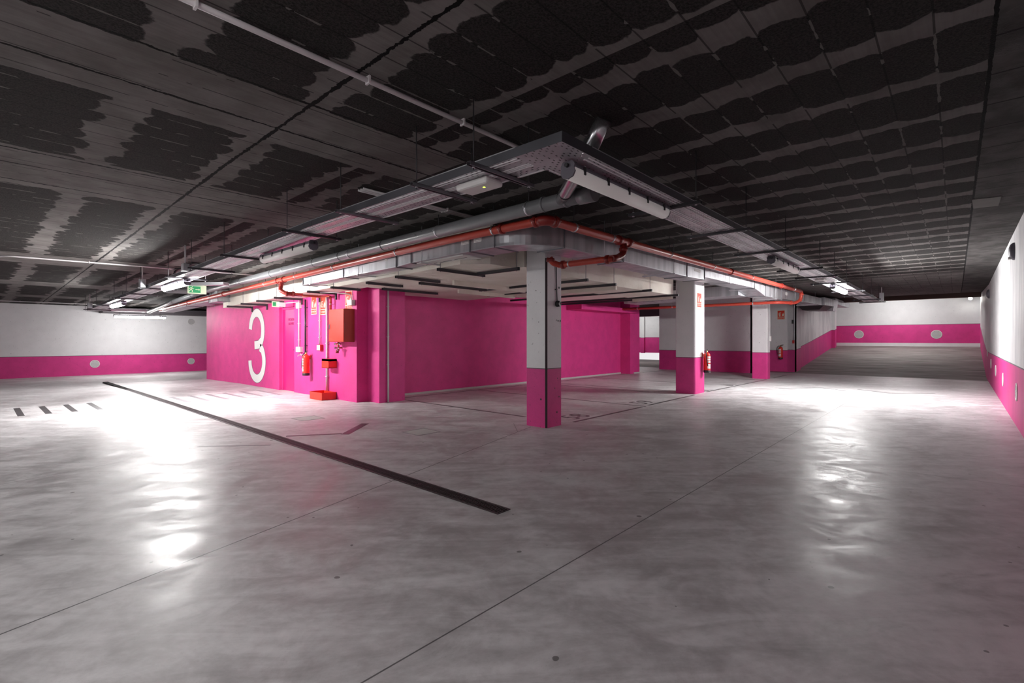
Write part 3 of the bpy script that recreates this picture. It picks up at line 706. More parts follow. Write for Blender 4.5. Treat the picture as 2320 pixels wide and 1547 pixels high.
for (a, b, z0) in ((4.66, 4.80, .10), (4.42, 4.56, .10), (6.42, 6.50, .12)): sticker(4.29, a, b, ZD+z0, ZD+z0+.055, dy)
sticker(4.29, 6.5, 6.58, ZD+.08, ZD+.15, dy)
bm = B(); hexa(bm, [(4.36, 4.85, ZD-.016), (4.70, 4.85, ZD-.016), (4.70, 5.86, ZD-.028), (4.36, 5.86, ZD-.028), (4.36, 4.85, ZD-.001), (4.70, 4.85, ZD-.001), (4.70, 5.86, ZD-.013), (4.36, 5.86, ZD-.013)])
gr = obj('grille', bm, m_wplastic, dy, label='cream air grille')
bm = B()
for i in range(3):
    for k in range(26): y = 4.93+i*.32+k*.010; box(bm, 4.50, 4.515, y, y+.005, ZD-.0165-(y-4.85)*.0119-.001, ZD-.015-(y-4.85)*.0119)
obj('slot', bm, m_dark, dy)
dx_ = thing('ventilation_duct', 'rectangular sheet metal duct running right from the curved elbow', 'duct', (7, 3.8, ZD))
xr = [4.89, 6.34, 8.62, 9.45]
duct_x(4.89, 6.34, ZD, ZD, dx_); duct_x(6.34, 8.62, ZD, ZD, dx_); duct_x(8.62, 9.45, ZD, ZD+.02, dx_); duct_x(9.45, 12.6, 2.46, 2.49, dx_, h=.20)
duct_x(12.6, 13.5, 2.49, 2.355, dx_, h=.25); duct_x(13.5, 15.1, 2.355, 2.36, dx_, h=.30); duct_x(15.1, 17.7, 2.40, 2.44, dx_, h=.26); duct_x(17.7, 20.6, 2.46, 2.50, dx_, h=.24)
sticker((8.95, 9.25), 3.58, 3.58, ZD+.13, ZD+.19, dx_, False); sticker((15.5, 15.7), 3.58, 3.58, 2.52, 2.60, dx_, False)
# branch ducts over the bays beyond the second column
db = thing('ventilation_duct', 'sheet metal branch duct crossing the bays behind the second column', 'duct', (13.2, 5.6, 2.3))
bm = B(); hexa(bm, [(12.8, 4.013, 2.36), (13.6, 4.013, 2.36), (13.6, 7.2, 2.30), (12.8, 7.2, 2.30), (12.8, 4.013, 2.62), (13.6, 4.013, 2.62), (13.6, 7.2, 2.56), (12.8, 7.2, 2.56)]); obj('duct_section', bm, m_duct, db)
bm = B(); hexa(bm, [(12.79, 5.55, 2.32), (13.61, 5.55, 2.32), (13.61, 5.6, 2.32), (12.79, 5.6, 2.32), (12.79, 5.55, 2.60), (13.61, 5.55, 2.60), (13.61, 5.6, 2.60), (12.79, 5.6, 2.60)]); obj('flange', bm, m_darkgalv, db)
# exhaust terminal beside the ramp
he = thing('exhaust_hood', 'dark louvred exhaust terminal at the end of the right duct', 'ventilation hood', (21.9, 3.9, 2.4))
bm = B(); hexa(bm, [(20.7, 3.5, 2.50), (22.6, 3.5, 2.54), (22.6, 4.4, 2.54), (20.7, 4.4, 2.50), (20.7, 3.5, 2.78), (22.6, 3.5, 2.80), (22.6, 4.4, 2.80), (20.7, 4.4, 2.78)]); obj('casing', bm, m_duct, he)
bm = B(); hexa(bm, [(21.1, 3.75, 2.36), (22.5, 3.75, 2.38), (22.5, 4.3, 2.38), (21.1, 4.3, 2.36), (20.8, 3.55, 2.50), (22.6, 3.55, 2.54), (22.6, 4.38, 2.54), (20.8, 4.38, 2.50)]); obj('hood', bm, m_dark, he)
bm = B(); hexa(bm, [(22.6, 3.55, 2.38), (23.4, 3.55, 2.40), (23.4, 4.2, 2.40), (22.6, 4.2, 2.38), (22.6, 3.5, 2.80), (23.4, 3.5, 2.82), (23.4, 4.25, 2.82), (22.6, 4.25, 2.80)]); obj('outlet_box', bm, m_duct, he)
bm = B(); box(bm, 23.4, 26.8, 3.6, 4.1, 2.70, 2.92); obj('duct_section', bm, m_duct, he)
# far left duct piece with its boxed end
d2 = thing('ventilation_duct', 'far left length of sheet metal duct with a boxed open end', 'duct', (4.5, 17, 2.3))
duct_y(14.35, 15.1, 2.265, 2.25, d2, h=.30); duct_y(15.1, 17.2, 2.30, 2.26, d2, h=.17); duct_y(17.2, 20.5, 2.26, 2.20, d2, h=.17)
# duct supports: channel under the duct on two rods
def duct_hanger(axis, a, z, label):
    h = thing('duct_hanger', label, 'hanger', (4.5, a, z) if axis == 'y' else (a, 3.8, z), 'channel hangers under the duct')
    bm = B()
    if axis == 'y': box(bm, 4.23, 4.77, a-.018, a+.018, z-.032, z-.0125)
    else: box(bm, a-.018, a+.018, 3.50, 4.10, z-.032, z-.0125)
    obj('channel', bm, m_galv, h)
    for v in ((4.255, 4.745) if axis == 'y' else (3.53, 4.06)):
        x, y = (v, a) if axis == 'y' else (a, v)
        bm = B(); tube(bm, [(x, y, z-.05), (x, y, zc(x, y))], .0045, 8); obj('rod', bm, m_galv, h)
    return h
for i, (y, z) in enumerate(((5.60, ZD-.025), (7.3, ZD-.048), (9.0, ZD-.072), (16.2, 2.27))): duct_hanger('y', y, z, 'channel hanger under the left duct run, %s from the elbow' % nm[i])
for i, (x, z) in enumerate(((5.75, ZD), (7.95, ZD), (10.7, 2.46), (12.4, 2.47), (14.3, 2.35), (16.4, 2.41), (19.2, 2.46))): duct_hanger('x', x, z, 'channel hanger under the right duct run, %s from the elbow' % nm[i])

# ---------------------------------------------------------------- red sprinkler main
def coupling(bm, c, ax, r, w_=.05):
    c = Vector(c); ax = Vector(ax).normalized()
    tube(bm, [c-ax*w_/2, c-ax*w_/2+ax*.006, c+ax*w_/2-ax*.006, c+ax*w_/2], [r+.006, r+.016, r+.016, r+.006], 16)
    s = ax.cross(Vector((0, 0, 1)));
    if s.length < .1: s = Vector((1, 0, 0))
    s.normalize()
    for q in (-1, 1): tube(bm, [c+s*q*(r+.018)-ax*.028, c+s*q*(r+.018)+ax*.028], .008, 8)
def clampring(par, c, ax, r, top):
    bm = B(); ring(bm, c, ax, r+.001, .024, .004, 20); c = Vector(c)
    s = Vector(ax).cross(Vector((0, 0, 1))).normalized()
    for q in (-1, 1): box(bm, c.x+s.x*q*(r+.012)-.009, c.x+s.x*q*(r+.012)+.009, c.y+s.y*q*(r+.012)-.009, c.y+s.y*q*(r+.012)+.009, c.z-.006, c.z+.006)
    o_ = obj('pipe_clamp', bm, m_galv, par)
    bm = B(); tube(bm, [(c.x, c.y, c.z+r+.002), (c.x, c.y, top)], .0045, 8); obj('rod', bm, m_rod, par)
ZR, RR = 2.563, .050
zrl = lambda y: ZR-max(0, y-5)*.0195
zrx = lambda x: ZR+max(0, x-5)*.0072
rp = thing('sprinkler_pipe', 'red steel fire main turning the corner in front of the duct', 'pipe', (4.2, 3.31, ZR))
pl = [(4.2, 20.0, zrl(20.0)), (4.2, 5, ZR)]+bend((4.2, 5, ZR), (4.2, 3.31, ZR), (5, 3.31, ZR), .12, 6)+[(5, 3.31, ZR), (16.0, 3.31, zrx(16))]
bm = B(); tube(bm, pl, RR, 20); obj('main_pipe', bm, m_redpipe, rp)
bm = B(); tube(bm, bend((4.2, 5, ZR), (4.2, 3.31, ZR), (5, 3.31, ZR), .11, 6), RR+.008, 20); obj('elbow', bm, m_redcoup, rp)
for c_, a_ in (((4.2, 3.46, ZR), (0, 1, 0)), ((4.35, 3.31, ZR), (1, 0, 0)), ((4.2, 3.98, ZR), (0, 1, 0)), ((5.74, 3.31, zrx(5.7)), (1, 0, 0)), ((6.0, 3.31, zrx(6)), (1, 0, 0)), ((10.1, 3.31, zrx(10.1)), (1, 0, 0)), ((13.9, 3.31, zrx(13.9)), (1, 0, 0)), ((4.2, 10.35, zrl(10.35)), (0, 1, 0)), ((4.2, 10.05, zrl(10.05)), (0, 1, 0)), ((4.2, 13.6, zrl(13.6)), (0, 1, 0)), ((4.2, 16.6, zrl(16.6)), (0, 1, 0)), ((4.2, 19.9, zrl(19.9)), (0, 1, 0))):
    bm = B(); coupling(bm, c_, a_, RR); obj('coupling', bm, m_redcoup, rp)
for x in (4.72, 5.56, 7.30, 9.14, 11.4, 15.2): clampring(rp, (x, 3.31, zrx(x)), (1, 0, 0), RR, zc(x, 3.31))
for y in (4.12, 6.12, 8.0, 9.5, 11.0, 14.6, 17.5): clampring(rp, (4.2, y, zrl(y)), (0, 1, 0), RR, zc(4.2, y))
# branch dropping from the main and running back to the column
rb = thing('sprinkler_pipe', 'red branch pipe dropping under the duct towards the nearest column', 'pipe', (5.5, 3.7, 2.3))
zz = 2.275
bm = B(); tube(bm, rpath([(5.87, 3.31, zrx(5.87)-.03), (5.87, 3.31, 2.40), (5.72, 3.31, 2.33), (5.45, 3.25, 2.28)], .06, 5), RR-.004, 16); obj('drop_pipe', bm, m_redcoup, rb)
bm = B(); tube(bm, rpath([(5.47, 3.24, zz), (5.42, 3.34, zz), (5.42, 4.04, zz), (5.33, 4.10, zz+.03), (5.30, 4.12, 2.374)], .04, 5), RR-.010, 18); obj('main_pipe', bm, m_redpipe, rb)
for c_, a_ in (((5.87, 3.31, 2.46), (0, 0, 1)), ((5.45, 3.30, zz), (0, 1, 0)), ((5.42, 3.98, zz), (0, 1, 0)), ((5.31, 4.115, 2.34), (0, 0, 1))):
    bm = B(); coupling(bm, c_, a_, RR-.008); obj('coupling', bm, m_redcoup, rb)
bm = B(); ring(bm, (5.42, 3.88, zz), (0, 1, 0), RR-.010, .024, .004); obj('pipe_clamp', bm, m_galv, rb)
# left branch to the hose cabinet
rl = thing('sprinkler_pipe', 'red branch pipe with elbows feeding the hose cabinet on the pink wall', 'pipe', (4.6, 10, 2.3))
bm = B(); zq = 2.18
tube(bm, rpath([(4.2, 10.2, zrl(10.2)-.03), (4.2, 10.2, 2.33), (4.16, 10.15, 2.25), (4.24, 10.05, zq), (4.35, 10.0, zq)], .04, 5), .042, 16); obj('drop_pipe', bm, m_redcoup, rl)
bm = B(); tube(bm, [(4.33, 10.0, zq), (4.55, 10.0, zq)], .026, 14); tube(bm, rpath([(4.55, 10.0, zq-.02), (4.94, 10.0, zq-.02), (4.97, 9.68, zq-.02), (5.0, 9.68, zq-.06), (5.0, 9.68, 1.86)], .04, 5), .024, 14); obj('main_pipe', bm, m_redpipe, rl)
for c_, a_ in (((4.2, 10.2, 2.40), (0, 0, 1)), ((4.25, 10.05, zq), (1, -.4, 0)), ((4.36, 10.0, zq), (1, 0, 0))):
    bm = B(); coupling(bm, c_, a_, .036); obj('coupling', bm, m_redcoup, rl)
bm = B(); ring(bm, (5.0, 9.68, 1.99), (0, 0, 1), .024, .02, .004); box(bm, 5.0, 5.08, 9.675, 9.685, 1.985, 1.995); obj('pipe_clamp', bm, m_galv, rl)
# far right elbow and the pipe running back over the bays
rf = thing('sprinkler_pipe', 'bright red pipe running back under the duct to the pink wall', 'pipe', (15.5, 6, 2.3))
bm = B(); zz = 2.31
tube(bm, rpath([(16.0, 3.31, zrx(16)), (16.15, 3.31, zrx(16)), (16.15, 3.33, 2.40), (16.0, 3.45, zz), (15.4, 3.75, zz), (15.25, 6.3, zz-.005), (15.1, 9.05, zz-.01)], .09, 6), RR-.006, 18); obj('main_pipe', bm, m_redpipe, rf)
for c_, a_ in (((16.15, 3.31, 2.56), (0, 0, 1)), ((16.13, 3.36, 2.38), (0, 0, 1)), ((15.85, 3.52, zz), (1, -.5, 0))):
    bm = B(); coupling(bm, c_, a_, RR-.006); obj('coupling', bm, m_redpipe, rf)
for (x, y) in ((15.36, 4.4), (15.22, 6.8), (15.15, 8.0)):
    bm = B(); ring(bm, (x, y, zz), (0, 1, 0), RR-.005, .024, .004); tube(bm, [(x, y, zz+.05), (x, y, zc(x, y))], .0045, 8); obj('pipe_clamp', bm, m_galv, rf)

# ---------------------------------------------------------------- grey drain pipe with its branch up to the slab
zg = lambda y: 2.672-max(0, y-3)*.0125
RG = .074
gp = thing('drain_pipe', 'thick grey drain pipe hung beside the red main', 'pipe', (4.03, 8, 2.6))
bm = B(); tube(bm, [(4.03, 2.60, zg(3)), (4.03, 3, zg(3)), (4.03, 14.2, zg(14.2))], RG, 24); obj('main_pipe', bm, m_pvc, gp)
for a_, b_, e_ in ((2.58, 2.76, .012), (2.90, 2.93, .008), (3.19, 3.22, .007)):
    bm = B(); tube(bm, [(4.03, a_, zg(3)), (4.03, b_, zg(3))], RG+e_, 24); obj('socket', bm, m_pvc, gp)
bm = B(); tube(bm, rpath([(4.03, 14.2, zg(14.2)), (4.03, 14.5, zg(14.2)), (3.8, 14.75, zg(14.2)-.02), (3.2, 14.8, zg(14.2)-.03)], .12, 5), RG, 20)
obj('bend', bm, m_pvc, gp)
for y in (6.2, 7.45, 8.35, 10.2, 11.9):
    bm = B(); ring(bm, (4.03, y, zg(y)), (0, 1, 0), RG, .012, .004, 24); obj('joint_ring', bm, m_black, gp)
for y in (3.42, 4.95, 7.15, 9.6, 12.6): clampring(gp, (4.03, y, zg(y)), (0, 1, 0), RG, zc(4, y))
bm = B(); tube(bm, rpath([(4.03, 2.99, zg(3)), (3.80, 2.75, 2.675), (3.13, 2.04, 2.70), (3.09, 1.90, 2.865)], .09, 6), .062, 20); obj('branch_pipe', bm, m_alum, gp)
bm = B(); ring(bm, (3.86, 2.81, 2.674), (.7, .72, 0), .062, .012, .006); obj('joint_ring', bm, m_black, gp); bm = B(); ring(bm, (3.45, 2.38, 2.686), (.7, .72, 0), .062, .010, .005); obj('joint_ring', bm, m_black, gp); bm = B(); ring(bm, (3.115, 2.02, 2.74), (.1, .3, .6), .064, .012, .006); obj('joint_ring', bm, m_black, gp)
gq = thing('drain_pipe', 'far grey pipe length ending in front of the far left wall', 'pipe', (4.0, 17, 2.5))
bm = B(); tube(bm, [(4.03, 14.9, 2.50), (4.03, 17.6, 2.40), (4.0, 20.5, 2.20)], .062, 20); obj('main_pipe', bm, m_pvc, gq)
bm = B(); ring(bm, (4.03, 15.6, 2.474), (0, 1, 0), .063, .02, .005); ring(bm, (4.03, 17.5, 2.405), (0, 1, 0), .063, .02, .005)
for y in (19,): tube(bm, [(4.03, y, 2.5), (4.03, y, zc(4, y))], .0045, 6)
obj('pipe_clamp', bm, m_rod, gq)
# ---------------------------------------------------------------- pale conduits on the slab
def conduit(label, pts, r, clips, mat=None):
    c = thing('ceiling_conduit', label, 'conduit', pts[0])
    bm = B(); tube(bm, rpath(pts, .15, 6) if len(pts) > 2 else pts, r, 12); obj('tube', bm, mat or m_conduit, c)
    bm = B()
    for (x, y) in clips:
        z = zc(x, y); box(bm, x-.006, x+.006, y-r-.006, y+r+.006, z-2*r-.016, z)
    obj('clip', bm, mat or m_conduit, c)
    return c
z_ = lambda y: 2.865-drop(y)-.022
conduit('pale conduit running over the near ceiling to the tray corner', [(-1.5, 2.65, 2.84), (3.12, 2.68, 2.84)], .016, [(-.4, 2.655), (.7, 2.66), (1.62, 2.667), (2.40, 2.672)])
conduit('white conduit bending on the left ceiling beside a shuttering joint', [(.12, 12.9, z_(12.9)), (.35, 12.3, z_(12.3)), (4.6, 11.85, z_(11.85))], .014, [(1.45, 12.18), (2.9, 12.03)])
conduit('thin pale conduit along the far left ceiling near the wall', [(-1.5, 23.2, z_(23.2)), (3.4, 23.2, z_(23.2))], .013, [(-.2, 23.2), (1.0, 23.2), (2.4, 23.2)])
conduit('short pale conduit crossing the far ceiling behind the exit sign', [(3.0, 16.2, z_(16.2)), (5.0, 16.2, z_(16.2))], .015, [(3.6, 16.2), (4.5, 16.2)])
for i in range(3): conduit(('upper', 'middle', 'lower')[i]+' of the three parallel pale conduits between tray and grey pipe', [(2.75, 4.62+i*.05, 2.842), (4.55, 4.62+i*.05, 2.842)], .011, [(3.9, 4.62+i*.05)])
for i in range(2):
    yy = 11.0+i*.9; xx = 2.75
    conduit(('nearer', 'farther')[i]+' black bent cable pipe above the left tray', [(xx+.75, yy, z_(yy)), (xx+.12, yy, z_(yy)), (xx, yy, z_(yy)-.02), (xx-.02, yy, ZT-drop(yy)+.04)], .020, [(xx+.5, yy)], m_black)

# small tray branch with silver cable bundle near the exit sign
bt = thing('cable_tray', 'short bent side tray with silver cables beside the exit sign', 'cable tray', (3.4, 12.5, 2.35))
bm = B()
for a, b in (((2.72, 13.2), (3.15, 13.0)), ((3.15, 13.0), (3.78, 12.1))):
    d = Vector((b[0]-a[0], b[1]-a[1], 0)).normalized(); nn = Vector((-d.y, d.x, 0))*.09; z = 2.47
    q = [(a[0]-nn.x, a[1]-nn.y), (b[0]-nn.x, b[1]-nn.y), (b[0]+nn.x, b[1]+nn.y), (a[0]+nn.x, a[1]+nn.y)]
    hexa(bm, [(p[0], p[1], z) for p in q]+[(p[0], p[1], z+.06) for p in q])
obj('trunking', bm, m_galv, bt)
for (x, y) in ((2.95, 13.08), (3.5, 12.5)): bm = B(); tube(bm, [(x, y, 2.53), (x, y, zc(x, y))], .005, 6); obj('rod', bm, m_rod, bt)

# ---------------------------------------------------------------- dark trapeze bars under the cream soffit
def bar_y(x, y0, y1, lb, z=None):     # running along Y
    z = z or 2.235; h = thing('soffit_bar', lb, 'hanging rail', (x, (y0+y1)/2, z), 'dark rails under the cream soffit')
    bm = B(); box(bm, x-.02, x+.02, y0, y1, z, z+.003); box(bm, x-.02, x-.017, y0, y1, z, z+.045); box(bm, x+.017, x+.02, y0, y1, z, z+.045); box(bm, x-.02, x+.02, y0, y0+.003, z, z+.045); obj('channel', bm, m_dark, h)
    for (yy, zt) in ((y0+.045, zc(x, y0)-.001), (y1-.05, ZS-drop(y1)+.005 if x < 8.3 else 2.505-drop(y1))): bm = B(); tube(bm, [(x, yy, z-.012), (x, yy, zt)], .0045, 8); obj('rod', bm, m_darkgalv, h)
def bar_x(y, x0, x1, lb, z=None, leg=False):
    z = (z or 2.255)-drop(y); h = thing('soffit_bar', lb, 'hanging rail', ((x0+x1)/2, y, z), 'dark rails under the cream soffit')
    bm = B(); box(bm, x0, x1, y-.02, y+.02, z, z+.003); box(bm, x0, x1, y-.02, y-.017, z, z+.044); box(bm, x0, x1, y+.017, y+.02, z, z+.044)
    if leg: box(bm, x1-.03, x1+.0, y-.02, y+.02, z-.10, z)
    obj('channel', bm, m_dark, h)
    for (xx, zt) in ((x0+.05, (zc(0, y)-.001 if y > 9.4 and y < 14.3 else ZD-.013-.017*(y-4.6)) if x0 < 4.54 else ZS-drop(y)+.005), (x1-.05, ZS-drop(y)+.005)): bm = B(); tube(bm, [(xx, y, z-.012), (xx, y, zt)], .0045, 8); obj('rod', bm, m_darkgalv, h)
for i, (x, y1) in enumerate(((5.25, 5.5), (7.03, 7.3), (7.96, 8.0), (9.4, 8.6), (10.7, 8.9), (11.3, 8.9))):
    bar_y(x, 4.64, y1, 'dark rail pointing at the camera under the cream soffit, %s rightwards' % nm[i] if i else 'dark rail just left of the nearest column under the cream soffit', 2.245 if i < 4 else 2.235)
L_ = [(5.55, 4.50, 5.45, 0), (6.60, 4.50, 5.40, 0), (6.98, 5.25, 6.9, 0), (7.55, 4.55, 5.3, 0), (8.14, 5.25, 6.6, 0), (8.55, 4.42, 5.02, 0), (9.50, 4.42, 5.04, 1), (10.25, 4.42, 5.05, 1), (11.1, 4.42, 5.05, 1), (12.1, 4.42, 5.05, 1), (13.1, 4.42, 5.05, 1), (14.1, 4.42, 5.05, 1)]
for i, (y, x0, x1, lg) in enumerate(L_):
    bar_x(y, x0, x1, 'dark crosswise rail under the left soffit edge, %s from the column' % nm[i], leg=bool(lg))

# ---------------------------------------------------------------- fire equipment
def make_ext(label):
    e = thing('fire_extinguisher', label, 'fire extinguisher')
    bm = B(); lathe(bm, [(.072, .03), (.075, .035), (.075, .40), (.070, .43), (.052, .455), (.030, .468), (.026, .475)], 24); obj('cylinder', bm, m_red, e)
    bm = B(); lathe(bm, [(.072, 0), (.078, .004), (.078, .055), (.074, .06)], 24); obj('base_ring', bm, m_black, e)
    bm = B(); lathe(bm, [(.020, .472), (.022, .50), (.014, .505), (.014, .52)], 14); tube(bm, [(-.02, 0, .50), (.035, 0, .50)], .010, 10); v = obj('valve', bm, m_brass, e)
    bm = B(); tube(bm, [(-.01, 0, .522), (.04, 0, .545), (.10, 0, .548)], .007, 8); tube(bm, [(0, 0, .512), (.05, 0, .520), (.09, 0, .515)], .006, 8); obj('handle', bm, m_black, v)
    bm = B(); tube(bm, rpath([(-.03, 0, .50), (-.09, -.01, .50), (-.115, -.03, .42), (-.105, -.045, .25), (-.080, -.05, .16)], .04, 5), .010, 10); obj('hose', bm, m_black, e)
    bm = B()
    for z0, z1 in ((.10, .155), (.165, .205), (.235, .27), (.285, .33), (.345, .385)):
        n = 8; a0, a1 = math.radians(-150), math.radians(-70)
        for k in range(n):
            a, b = a0+(a1-a0)*k/n, a0+(a1-a0)*(k+1)/n; q = [(r*math.cos(t_), r*math.sin(t_)) for r, t_ in ((.0748, a), (.0748, b), (.0762, b), (.0762, a))]
            hexa(bm, [(p[0], p[1], z0) for p in q]+[(p[0], p[1], z1) for p in q])
    obj('label_sheet', bm, m_paintw, e)
    bm = B(); box(bm, -.018, .018, .060, .098, .40, .43); box(bm, -.03, .03, .094, .10, .36, .46); obj('bracket', bm, m_redd, e)
    return e
ex = make_ext('red fire extinguisher hanging on the pink wall below the white signs')
ex.location = (4.955, 10.72, .445); ex.rotation_euler = (0, 0, -PI/2+.0)
dup(ex, (11.50, 4.30, .475), 0, 'red fire extinguisher hanging on the side of the second column')
dup(ex, (20.83, 4.98, .50), -PI/2, 'dim red fire extinguisher on the far grey wall under its sign')

def fire_sign(label, M, w_, h_, kind, cat='sign'):
    o = M.translation; s_ = thing('fire_sign', label, cat, tuple(o))
    def rb_(bm, x0, x1, y0, y1, z0, z1, mi=0): box(bm, x0, x1, y0, y1, z0, z1, mi, M)
    bm = B(); rb_(bm, -w_/2, w_/2, -h_/2, h_/2, 0, .003); obj('plate', bm, m_signcream, s_)
    bm = B(); e_ = w_*.05; yb = -h_/2+h_*.30
    rb_(bm, -w_/2+e_, w_/2-e_, yb, h_/2-e_, .0031, .0042)
    rb_(bm, -w_/2+e_, w_/2-e_, -h_/2+e_, yb-e_*1.2, .0031, .0042)
    obj('red_field', bm, m_signred, s_)
    bm = B()
    cxx = -w_*.16
    if kind == 'ext':
        rb_(bm, cxx-w_*.08, cxx+w_*.08, yb+h_*.05, yb+h_*.38, .0043, .005); rb_(bm, cxx-w_*.03, cxx+w_*.03, yb+h_*.38, yb+h_*.45, .0043, .005); rb_(bm, cxx-w_*.03, cxx+w_*.14, yb+h_*.45, yb+h_*.48, .0043, .005); rb_(bm, cxx-w_*.16, cxx-w_*.12, yb+h_*.12, yb+h_*.42, .0043, .005)
        txt = 'EXTINTOR'
    else:
        rb_(bm, cxx-w_*.14, cxx+w_*.14, yb+h_*.10, yb+h_*.14, .0043, .005); rb_(bm, cxx-w_*.14, cxx+w_*.14, yb+h_*.38, yb+h_*.42, .0043, .005); rb_(bm, cxx-w_*.16, cxx-w_*.10, yb+h_*.14, yb+h_*.38, .0043, .005); rb_(bm, cxx+w_*.02, cxx+w_*.08, yb+h_*.2, yb+h_*.32, .0043, .005)
        txt = 'BOCA DE\nINCENDIO' if kind == 'bie' else 'PULSADOR'
    # flame
    prism(bm, [(w_*.14, yb+h_*.08), (w_*.34, yb+h_*.08), (w_*.38, yb+h_*.25), (w_*.30, yb+h_*.44), (w_*.28, yb+h_*.28), (w_*.22, yb+h_*.36), (w_*.12, yb+h_*.2)], .0043, .005, 0, M)
    text_bm(bm, txt, (h_*.15 if kind != 'bie' else h_*.11), M @ Matrix.Translation((0, (-h_/2+e_+yb-e_*1.2)/2, .0044)), .0004, sx=w_*.9/(h_*.15*5.2) if kind != 'bie' else .8)
    obj('pictogram', bm, m_signcream, s_)
    return s_
fire_sign('tall white sign with faded red pictogram, above the pink wall extinguisher', wallL((5.077, 10.59, 2.01)), .25, .40, 'ext')
fire_sign('tall white sign partly hidden by a vertical white conduit', wallL((5.077, 10.16, 1.99)), .25, .40, 'pul')
fire_sign('red and white hose reel sign beside the small white box above the cabinet', wallL((5.077, 9.08, 2.03)), .27, .40, 'bie')
fire_sign('red sign high on the second column above its extinguisher', wallF((11.29, 4.396, 2.16)), .25, .34, 'ext')
fire_sign('dark red sign high on the far grey wall above its extinguisher', wallL((20.947, 4.99, 2.20)), .27, .36, 'ext')
# hose reel cabinet
hc = thing('hose_cabinet', 'red fire hose cabinet mounted on the pink wall', 'fire hose cabinet', (4.97, 9.15, 1.5))
bm = B(); box(bm, 4.86, 5.08, 8.86, 9.46, 1.20, 1.86); obj('body', bm, plain('shaded_cabinet_side', (.42, .05, .03, 1), .35), hc, .004)  # darker red than the door, painting in the shade on its side
bm = B(); box(bm, 4.845, 4.86, 8.87, 9.45, 1.21, 1.85); dr = obj('door', bm, m_red, hc, .003)
bm = B(); box(bm, 4.835, 4.845, 9.40, 9.43, 1.46, 1.56); obj('handle', bm, m_chrome, hc)
bm = B()
tube(bm, [(4.95, 9.60, 1.20), (4.95, 9.60, 1.0)], .02, 10)
hv = thing('hose_valve', 'red pipe manifold with brass and chrome valves under the hose cabinet', 'valve', (4.97, 9.3, 1.1))
bm.free(); bm = B(); tube(bm, [(4.97, 9.30, 1.20), (4.97, 9.30, 1.02)], .022, 12); tube(bm, [(4.97, 9.40, 1.16), (4.97, 9.22, 1.16)], .018, 12); tube(bm, [(4.97, 9.36, 1.08), (5.075, 9.36, 1.08)], .016, 10); obj('pipe', bm, m_redpipe, hv)
bm = B()
for (y, z) in ((9.40, 1.16), (9.22, 1.16), (9.38, 1.08), (9.26, 1.08), (9.30, 1.03)): lathe(bm, [(.022, -.012), (.028, 0), (.022, .012)], 12, Matrix.Translation((4.95, y, z)) @ Matrix.Rotation(PI/2, 4, 'Y'))
obj('valve_wheel', bm, m_chrome, hv)
bm = B(); lathe(bm, [(.03, -.03), (.035, 0), (.03, .03)], 12, Matrix.Translation((4.95, 9.31, 1.0))); obj('cap', bm, m_redcoup, hv)
# sand box on the wall and tray on the floor
sb = thing('sand_bucket_box', 'small red metal box fixed on the pink wall around the white pipe', 'box', (4.98, 9.72, .75))
bm = B(); box(bm, 4.90, 5.08, 9.57, 9.87, .655, .665); box(bm, 4.90, 4.905, 9.57, 9.87, .655, .845); box(bm, 4.90, 5.08, 9.57, 9.575, .655, .845); box(bm, 4.90, 5.08, 9.865, 9.87, .655, .845); box(bm, 4.90, 5.08, 9.57, 9.87, .80, .845); obj('body', bm, m_red, sb)
sp = thing('sand_tray', 'red open metal tray standing on the floor against the pink wall', 'tray', (4.9, 9.95, 0))
bm = B(); a, b, c_, d_ = 4.76, 5.075, 9.58, 10.12; box(bm, a, b, c_, d_, .001, .006); box(bm, a, a+.004, c_, d_, .001, .15); box(bm, b-.004, b, c_, d_, .001, .15); box(bm, a, b, c_, c_+.004, .001, .15); box(bm, a, b, d_-.004, d_, .001, .15); obj('body', bm, m_red, sp)
bm = B(); box(bm, a-.006, a+.004, c_-.006, d_+.006, .15, .156); box(bm, a, b, c_-.006, c_+.004, .15, .156); box(bm, a, b, d_-.004, d_+.006, .15, .156); obj('rim', bm, m_red, sp)

# conduits and small boxes on the pink wall
def vcond(label, x, y, z0, z1, r=.014, mat=None, name='wall_conduit'):
    c = thing(name, label, 'conduit', (x, y, z0)); bm = B(); tube(bm, [(x, y, z0), (x, y, z1)], r, 12); obj('tube', bm, mat or m_conduit, c)
    bm = B()
    for f in (.15, .5, .85):
        z = z0+(z1-z0)*f; box(bm, x-r-.003, 5.08 if x < 5.1 else x+r+.003, y-.012-r, y+r+.012, z-.006, z+.006)
    obj('clip', bm, mat or m_conduit, c); return c
def sbox(name, label, cat, x0, x1, y0, y1, z0, z1, mat, part='case', extra=None):
    c = thing(name, label, cat, ((x0+x1)/2, (y0+y1)/2, z0)); bm = B(); box(bm, x0, x1, y0, y1, z0, z1); obj(part, bm, mat, c, .006)
    bm = B(); box(bm, x0-.004, x0, y0+.01, y1-.01, z0+.01, z1-.01); obj('cover', bm, mat if extra is None else extra, c, .002); return c
vcond('thin white conduit between the two white boxes beside the door', 5.045, 11.27, 1.08, 2.16)
sbox('junction_box', 'white box high beside the pink door', 'junction box', 5.01, 5.08, 11.19, 11.36, 1.97, 2.10, m_wplastic)
sbox('socket_box', 'white socket box half way up the wall beside the door', 'socket', 5.01, 5.08, 11.14, 11.36, .96, 1.08, m_wplastic)
vcond('black insulated water pipe on the pink wall beside the tap', 5.04, 10.93, .93, 2.16, .020, m_black, 'water_pipe')
tp = thing('tap', 'small chrome tap at the foot of the black pipe', 'tap', (5.0, 10.95, .9))
